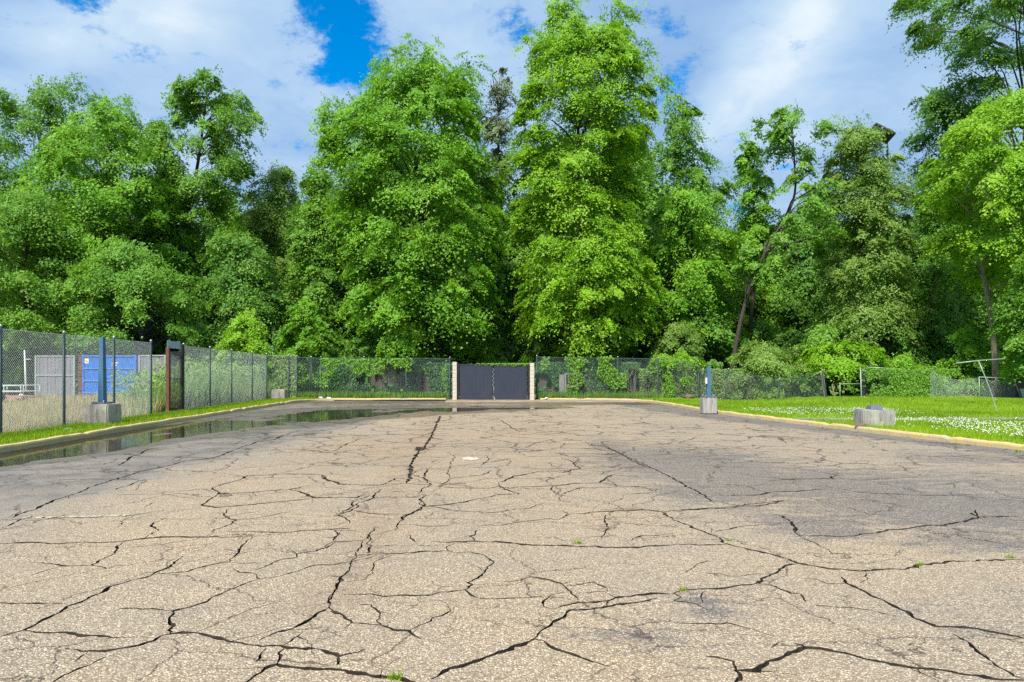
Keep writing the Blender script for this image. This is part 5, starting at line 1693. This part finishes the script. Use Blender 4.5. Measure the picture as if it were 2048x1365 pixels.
# ------------------------------------------------------------------ light pole bases
def pole_base(label, loc, w, d, h, rz, mt, stub=None, plate=None):
    r_ = empty('pole_base', loc, rz)
    tag(r_, label, 'pole base')
    bm = bmesh.new()
    bmesh.ops.create_cube(bm, size=1.0)
    for v in bm.verts: v.co = Vector((v.co.x * w, v.co.y * d, (v.co.z + 0.5) * (h + .1) - .1))
    bmesh.ops.bevel(bm, geom=bm.edges[:], offset=0.03, segments=2, affect='EDGES')
    bmesh.ops.subdivide_edges(bm, edges=bm.edges[:], cuts=3, use_grid_fill=True)
    for v in bm.verts:
        n_ = fbm2(np.array([v.co.x * 5 + loc[0]]), np.array([v.co.z * 5 + v.co.y * 3]), 3)[0] - .5
        v.co += Vector((n_ * .02, n_ * .02, n_ * 0.015))
    me = bpy.data.meshes.new('concrete_block'); bm.to_mesh(me); bm.free(); me.materials.append(M[mt])
    link(bpy.data.objects.new('concrete_block', me), r_)
    if stub:
        mb = MB(); mb.box(-.21, .21, -.21, .21, h + 0.004, h + 0.05, 0.008); mb.build('base_plate', M['slate'], r_)
        for sx in (-1, 1):
            for sy in (-1, 1):
                mb = MB(); mb.tube([(sx * .16, sy * .16, h + .03), (sx * .16, sy * .16, h + .10)], 0.016, 6); mb.build('anchor_bolt', M['galv'], r_, True)
        mb = MB(); w0, w1, z0, z1 = stub[0] / 2, stub[1] / 2, h + 0.052, stub[2]
        mb.add([(-w0, -w0, z0), (w0, -w0, z0), (w0, w0, z0), (-w0, w0, z0), (-w1, -w1, z1), (w1, -w1, z1), (w1, w1, z1), (-w1, w1, z1)],
               [(3, 2, 1, 0), (4, 5, 6, 7), (0, 1, 5, 4), (1, 2, 6, 5), (2, 3, 7, 6), (3, 0, 4, 7)])
        mb.build('pole_stub', M['poleblue'], r_)
    if plate:
        mb = MB()
        mb.add([(-.17, -.17, h + .004), (.17, -.17, h + .004), (.17, .17, h + .004), (-.17, .17, h + .004), (-.13, -.13, h + .10), (.15, -.13, h + .12), (.15, .13, h + .12), (-.13, .13, h + .10)],
               [(3, 2, 1, 0), (4, 5, 6, 7), (0, 1, 5, 4), (1, 2, 6, 5), (2, 3, 7, 6), (3, 0, 4, 7)])
        mb.build('cover_plate', M['slate'], r_)
    return r_


pole_base('concrete light pole base with tall blue pole stub beside the left fence', (-11.72, 20.75, 0.1), 0.78, 0.62, 0.60, R(-8), 'concrete', stub=(0.165, 0.105, 2.50))
pole_base('small pinkish concrete pole base by the far end of the side fence', ((559.5 - CX) / F * 39.9, 39.9, 0.1), 0.72, 0.6, 0.56, R(0), 'concrete')
q = G(1421, 823, 0.12)
r_ = pole_base('concrete pole base with short blue pole stub on the lawn', (q.x, q.y + 0.3, 0.11), 0.54, 0.46, 0.53, R(4), 'concrete_stain', stub=(0.17, 0.12, 1.72))
mb = MB(); mb.box(-0.15, -0.085, -0.13, -0.05, 1.05, 1.28, 0.01); mb.build('switch_box', M['white'], r_)
q = G(1761, 853, 0.12)
pole_base('stained concrete pole base with slate cover plate and no pole', (q.x, q.y + 0.35, 0.10), 0.86, 0.7, 0.47, R(-3), 'concrete_stain', plate=True)

# ------------------------------------------------------------------ open iron picket gate in the left fence
ga = left_post(336); gb = left_post(364)
r_ = empty('picket_gate', (ga[0], ga[1], 0.09))
tag(r_, 'black iron picket gate with a rusty post and pale sheet scrap on top', 'gate')
dx, dy = gb[0] - ga[0], gb[1] - ga[1]
H = 2.3
mb = MB(); mb.box(-0.06, 0.06, -0.06, 0.06, -0.3, H + 0.12, .005); mb.build('post', M['rust'], r_)
mb = MB(); mb.box(dx - .05, dx + .05, dy - .05, dy + .05, -0.3, H + 0.3, .005); mb.build('post', M['black'], r_)
for z in (0.15, H * 0.55, H - 0.02):
    mb = MB(); mb.bar((0.0, 0.06, z), (dx - .08, dy, z), 0.035, 0.045); mb.build('rail', M['black'], r_)
mb0 = MB(); mb0.box(-.009, .009, -.009, .009, 0.05, H); me = mb0.mesh('picket', M['black'])
for i in range(1, 11):
    t = i / 11
    o = link(bpy.data.objects.new('picket', me), r_); o.location = (dx * t, dy * t, 0)
wire_panel((ga[0] + .05, ga[1] - .04), (gb[0] - .05, gb[1] - .04), 1.25, 0.05 + H, 1.25, 0.05 + H, r_, r_.location, 0.075, 0.0022, 'mesh_infill')
mb = MB()
z0, z1 = H + 0.10, H + 0.42
N_ = 7
vs = []
for i in range(N_):
    t = i / (N_ - 1)
    for z in (z0, z1 - random.uniform(0, .07)):
        vs.append((dx * t * .95, dy * t * .95 - 0.06 + 0.03 * math.sin(i * 2), z))
mb.add(vs, [(2 * i, 2 * i + 2, 2 * i + 3, 2 * i + 1) for i in range(N_ - 1)])
o = mb.build('sheet_scrap', M['tealscrap'], r_)
md = o.modifiers.new('thick', 'SOLIDIFY'); md.thickness = 0.006

# ------------------------------------------------------------------ the lot beyond the left fence
YB = 41.0
def bx_px(p): return (p - CX) / F * YB
x0, x1 = bx_px(167), bx_px(272)
r_ = empty('roll_off_container', ((x0 + x1) / 2, YB, 0.08))
tag(r_, 'blue steel waste container with yellow sticker and white lettering', 'container')
w = (x1 - x0) / 2; H = XZ(0, 711, YB).z - 0.08
mb = MB(); mb.box(-w, w, 0, 5.5, 0.15, H, .01); mb.build('body', M['binblue'], r_)
for f in (0.985, 0.70, 0.42, 0.15):
    mb = MB(); mb.box(-w + 0.02, w - 0.02, -0.06, -0.002, H * f - 0.035, H * f + 0.035, .006); mb.build('rib', M['binrib'], r_)
for sx in (-1, 1):
    mb = MB(); mb.box(sx * w - .05, sx * w + .05, -.055, .06, 0.1, H + .02, .008); mb.build('corner_post', M['binblue'], r_)
mb = MB(); mb.box(-w + 0.06, -w + 0.30, -0.010, -0.004, H - 0.46, H - 0.18); mb.build('sticker', M['sticker'], r_)
mb = MB(); mb.box(-w + 0.10, -w + 0.26, -0.014, -0.011, H - 0.38, H - 0.36); mb.box(-w + 0.10, -w + 0.22, -0.014, -0.011, H - 0.32, H - 0.30); mb.build('sticker_print', M['brown'], r_)
lt = MB()
for (u, z, n) in ((0.12, H - 0.47, 9), (0.12, H - 0.60, 7)):
    for i in range(n):
        hh_ = random.choice([0.07, 0.09, 0.08])
        lt.box(u + i * 0.042, u + i * 0.042 + 0.030, -0.010, -0.004, z, z + hh_)
lt.build('lettering', M['white'], r_)
mb = MB(); mb.box(-.42, -.34, -0.01, -0.004, H - .49, H - .36); mb.build('lettering', M['white'], r_)
# brown bin beside it
x0, x1 = bx_px(150), bx_px(166)
r_ = empty('brown_bin', ((x0 + x1) / 2, YB + 0.3, 0.08))
tag(r_, 'narrow brown red steel bin end beside the blue container', 'bin')
w = (x1 - x0) / 2
mb = MB(); mb.box(-w, w, 0, 2.0, 0, 2.52, .01); mb.build('body', M['brown'], r_)
for z in (0.5, 1.3, 2.1):
    mb = MB(); mb.box(-w + .02, w - .02, -.05, -.002, z, z + .07); mb.build('rib', M['brown'], r_)


def board_screen(label, p0, p1, Y, ptop, n):
    x0, x1 = (p0 - CX) / F * Y, (p1 - CX) / F * Y
    r_ = empty('board_screen', (x0, Y, 0.08))
    tag(r_, label, 'screen')
    H = CZ + (HY - ptop) / F * Y - .08
    w = (x1 - x0) / n
    for i in range(n):
        mb = MB(); mb.box(i * w + .006, (i + 1) * w - .006, -.012 + .008 * (i % 2), .012, 0.05, H - .08); mb.build('board', M['greypanel'], r_)
    for z in (H - 0.08, H * 0.53):
        mb = MB(); mb.box(-.03, x1 - x0 + .03, -.05, -.016, z, z + .07); mb.build('rail', M['greyrail'], r_)
    for x in (-.0, x1 - x0):
        mb = MB(); mb.box(x - .045, x + .045, -.055, .05, -.1, H - .004); mb.build('post', M['greyrail'], r_)


board_screen('grey vertical board screen left of the brown bin', 72, 149, 41.2, 711, 10)
board_screen('grey board screen in a pale frame right of the blue container', 279, 331, 40.6, 710, 7)
# white post with arm
b0 = XZ(53, 800, 38); b0.z = 0.08
r_ = empty('white_post', b0)
tag(r_, 'white slightly leaning post with a short side arm in the dry lot', 'post')
t = XZ(49, 701, 38) - b0
mb = MB(); mb.tube([(0, 0, -.1), t * .5, t], [.05, .045, .035], 8); mb.build('shaft', M['white'], r_, True)
z = XZ(52, 719, 38) - b0
mb = MB(); mb.tube([z, z + Vector((0.24, 0, 0.0))], .022, 6); mb.build('arm', M['white'], r_, True)
# utility trailer
b0 = XZ(-22, 803, 36); b0.z = 0.08
r_ = empty('utility_trailer', b0)
tag(r_, 'low utility trailer with pale rails and faded red bed behind the fence', 'trailer')
Yt = 36.0
L0, L1 = -1.0, XZ(43, 0, Yt).x - b0.x
zr, zm, zd = XZ(0, 772, Yt).z - .08, XZ(0, 785, Yt).z - .08, XZ(0, 793, Yt).z - .08
mb = MB(); mb.box(L0, L1, 0, 1.5, zd - .12, zd, .01); mb.build('bed', M['pinkred'], r_)
for y_ in (0.03, 1.47):
    for z in (zr, zm + .02):
        mb = MB(); mb.tube([(L0, y_, z), (L1 - .02, y_, z)], .03, 6); mb.build('rail', M['trailer'], r_, True)
    for x in np.linspace(L0 + .03, L1 - .05, 4):
        mb = MB(); mb.tube([(x, y_, zd), (x, y_, zr)], .022, 6); mb.build('stake', M['trailer'], r_, True)
for y_ in (-.12, 1.62):
    mb = MB(); n = 16
    ring = [(0.55 + .29 * math.cos(t), y_, .29 + .29 * math.sin(t)) for t in np.linspace(0, 2 * math.pi, n + 1)]
    mb.tube([(0.55, y_ - .08, .29), (0.55, y_ - .07, .29), (0.55, y_ + .07, .29), (0.55, y_ + .08, .29)], [.25, .29, .29, .25], 18); wh = mb.build('wheel', M['tyre'], r_, True)
    mb = MB(); mb.tube([(0.55, y_ - .10, .29), (0.55, y_ + .10, .29)], .13, 12); mb.build('rim', M['white'], wh, True)

# ------------------------------------------------------------------ floodlight above the wood
Yp = 49.6
hp = XZ(1778, 277, Yp - 0.7)
r_ = empty('floodlight_pole', (hp.x + 0.25, Yp, 0.05))
tag(r_, 'tall floodlight with dark box head rising above the olive vine covered tree', 'street light')
loc = r_.location
mb = MB(); mb.tube([(0, 0, -.2), (0, 0, hp.z - 0.35)], [0.12, 0.07], 10); mb.build('pole', M['lamphead'], r_, True)
mb = MB(); mb.bar((0, 0, hp.z - .40), hp - loc + Vector((-.1, 0, 0.0)), .08, .08); mb.build('arm', M['lamphead'], r_)
mb = MB(); mb.box(-1.12, 0.14, -.40, .40, -.07, .09, .025); h = mb.mesh('lamp_head', M['lamphead'])
hd = link(bpy.data.objects.new('lamp_head', h), r_); hd.location = hp - loc + Vector((0, 0, 0.05)); hd.rotation_euler = (R(-34), R(27), R(0)); hd.scale = (1.2, 1.2, 1.2)
mb = MB(); mb.box(-1.03, -.42, -.31, .31, -.088, -.072); mb.build('lens', M['lens'], hd)

# ------------------------------------------------------------------ litter and loose bits
def crumple(name, label, loc, s, m, seed, flat=0.5):
    bm = bmesh.new(); bmesh.ops.create_icosphere(bm, subdivisions=2, radius=1.0)
    rg = random.Random(seed)
    for v in bm.verts:
        v.co *= rg.uniform(.65, 1.15)
        v.co = Vector((v.co.x * s, v.co.y * s * .8, (v.co.z + .7) * s * flat))
    me = bpy.data.meshes.new(name); bm.to_mesh(me); bm.free(); me.materials.append(M[m])
    o = link(bpy.data.objects.new(name, me)); o.location = loc
    tag(o, label, name.replace('_', ' '))
    return o


q = G(136, 861, 0.1); crumple('paper_litter', 'crumpled white litter at the foot of a fence post', (q.x, q.y, 0.09), .12, 'litter', 1, .35)
q = G(640, 798, 0.1); crumple('plastic_bag', 'white plastic litter on the kerb at the fence corner', (q.x + .1, q.y - .2, 0.1), .13, 'litter', 2, .6)
q = G(652, 798, 0.1); crumple('plastic_bag', 'pale grey litter with dark side on the kerb at the fence corner', (q.x + .2, q.y - .2, 0.1), .15, 'litter', 3, .45)
q = G(1093, 798, 0.1); crumple('stone', 'whitish stone in the dirt right of the gate', (q.x, q.y, 0.07), .12, 'litter', 4, .6)
q = G(838, 901, 0); crumple('asphalt_chunk', 'dark loose asphalt chunk on the brown seam', (q.x, q.y, -0.01), .10, 'crack', 5, .5)
q = G(1708, 853.5, 0.12); crumple('soil_mound', 'brown bare soil mound beside the stained pole base', (9.52, 19.75, 0.07), .22, 'dirt', 6, .35)
q = G(1378, 797, 0.1); crumple('soil_mound', 'reddish soil mound at the fence foot near the blue pole stub', (q.x, q.y, 0.05), .42, 'dirt', 7, .45)
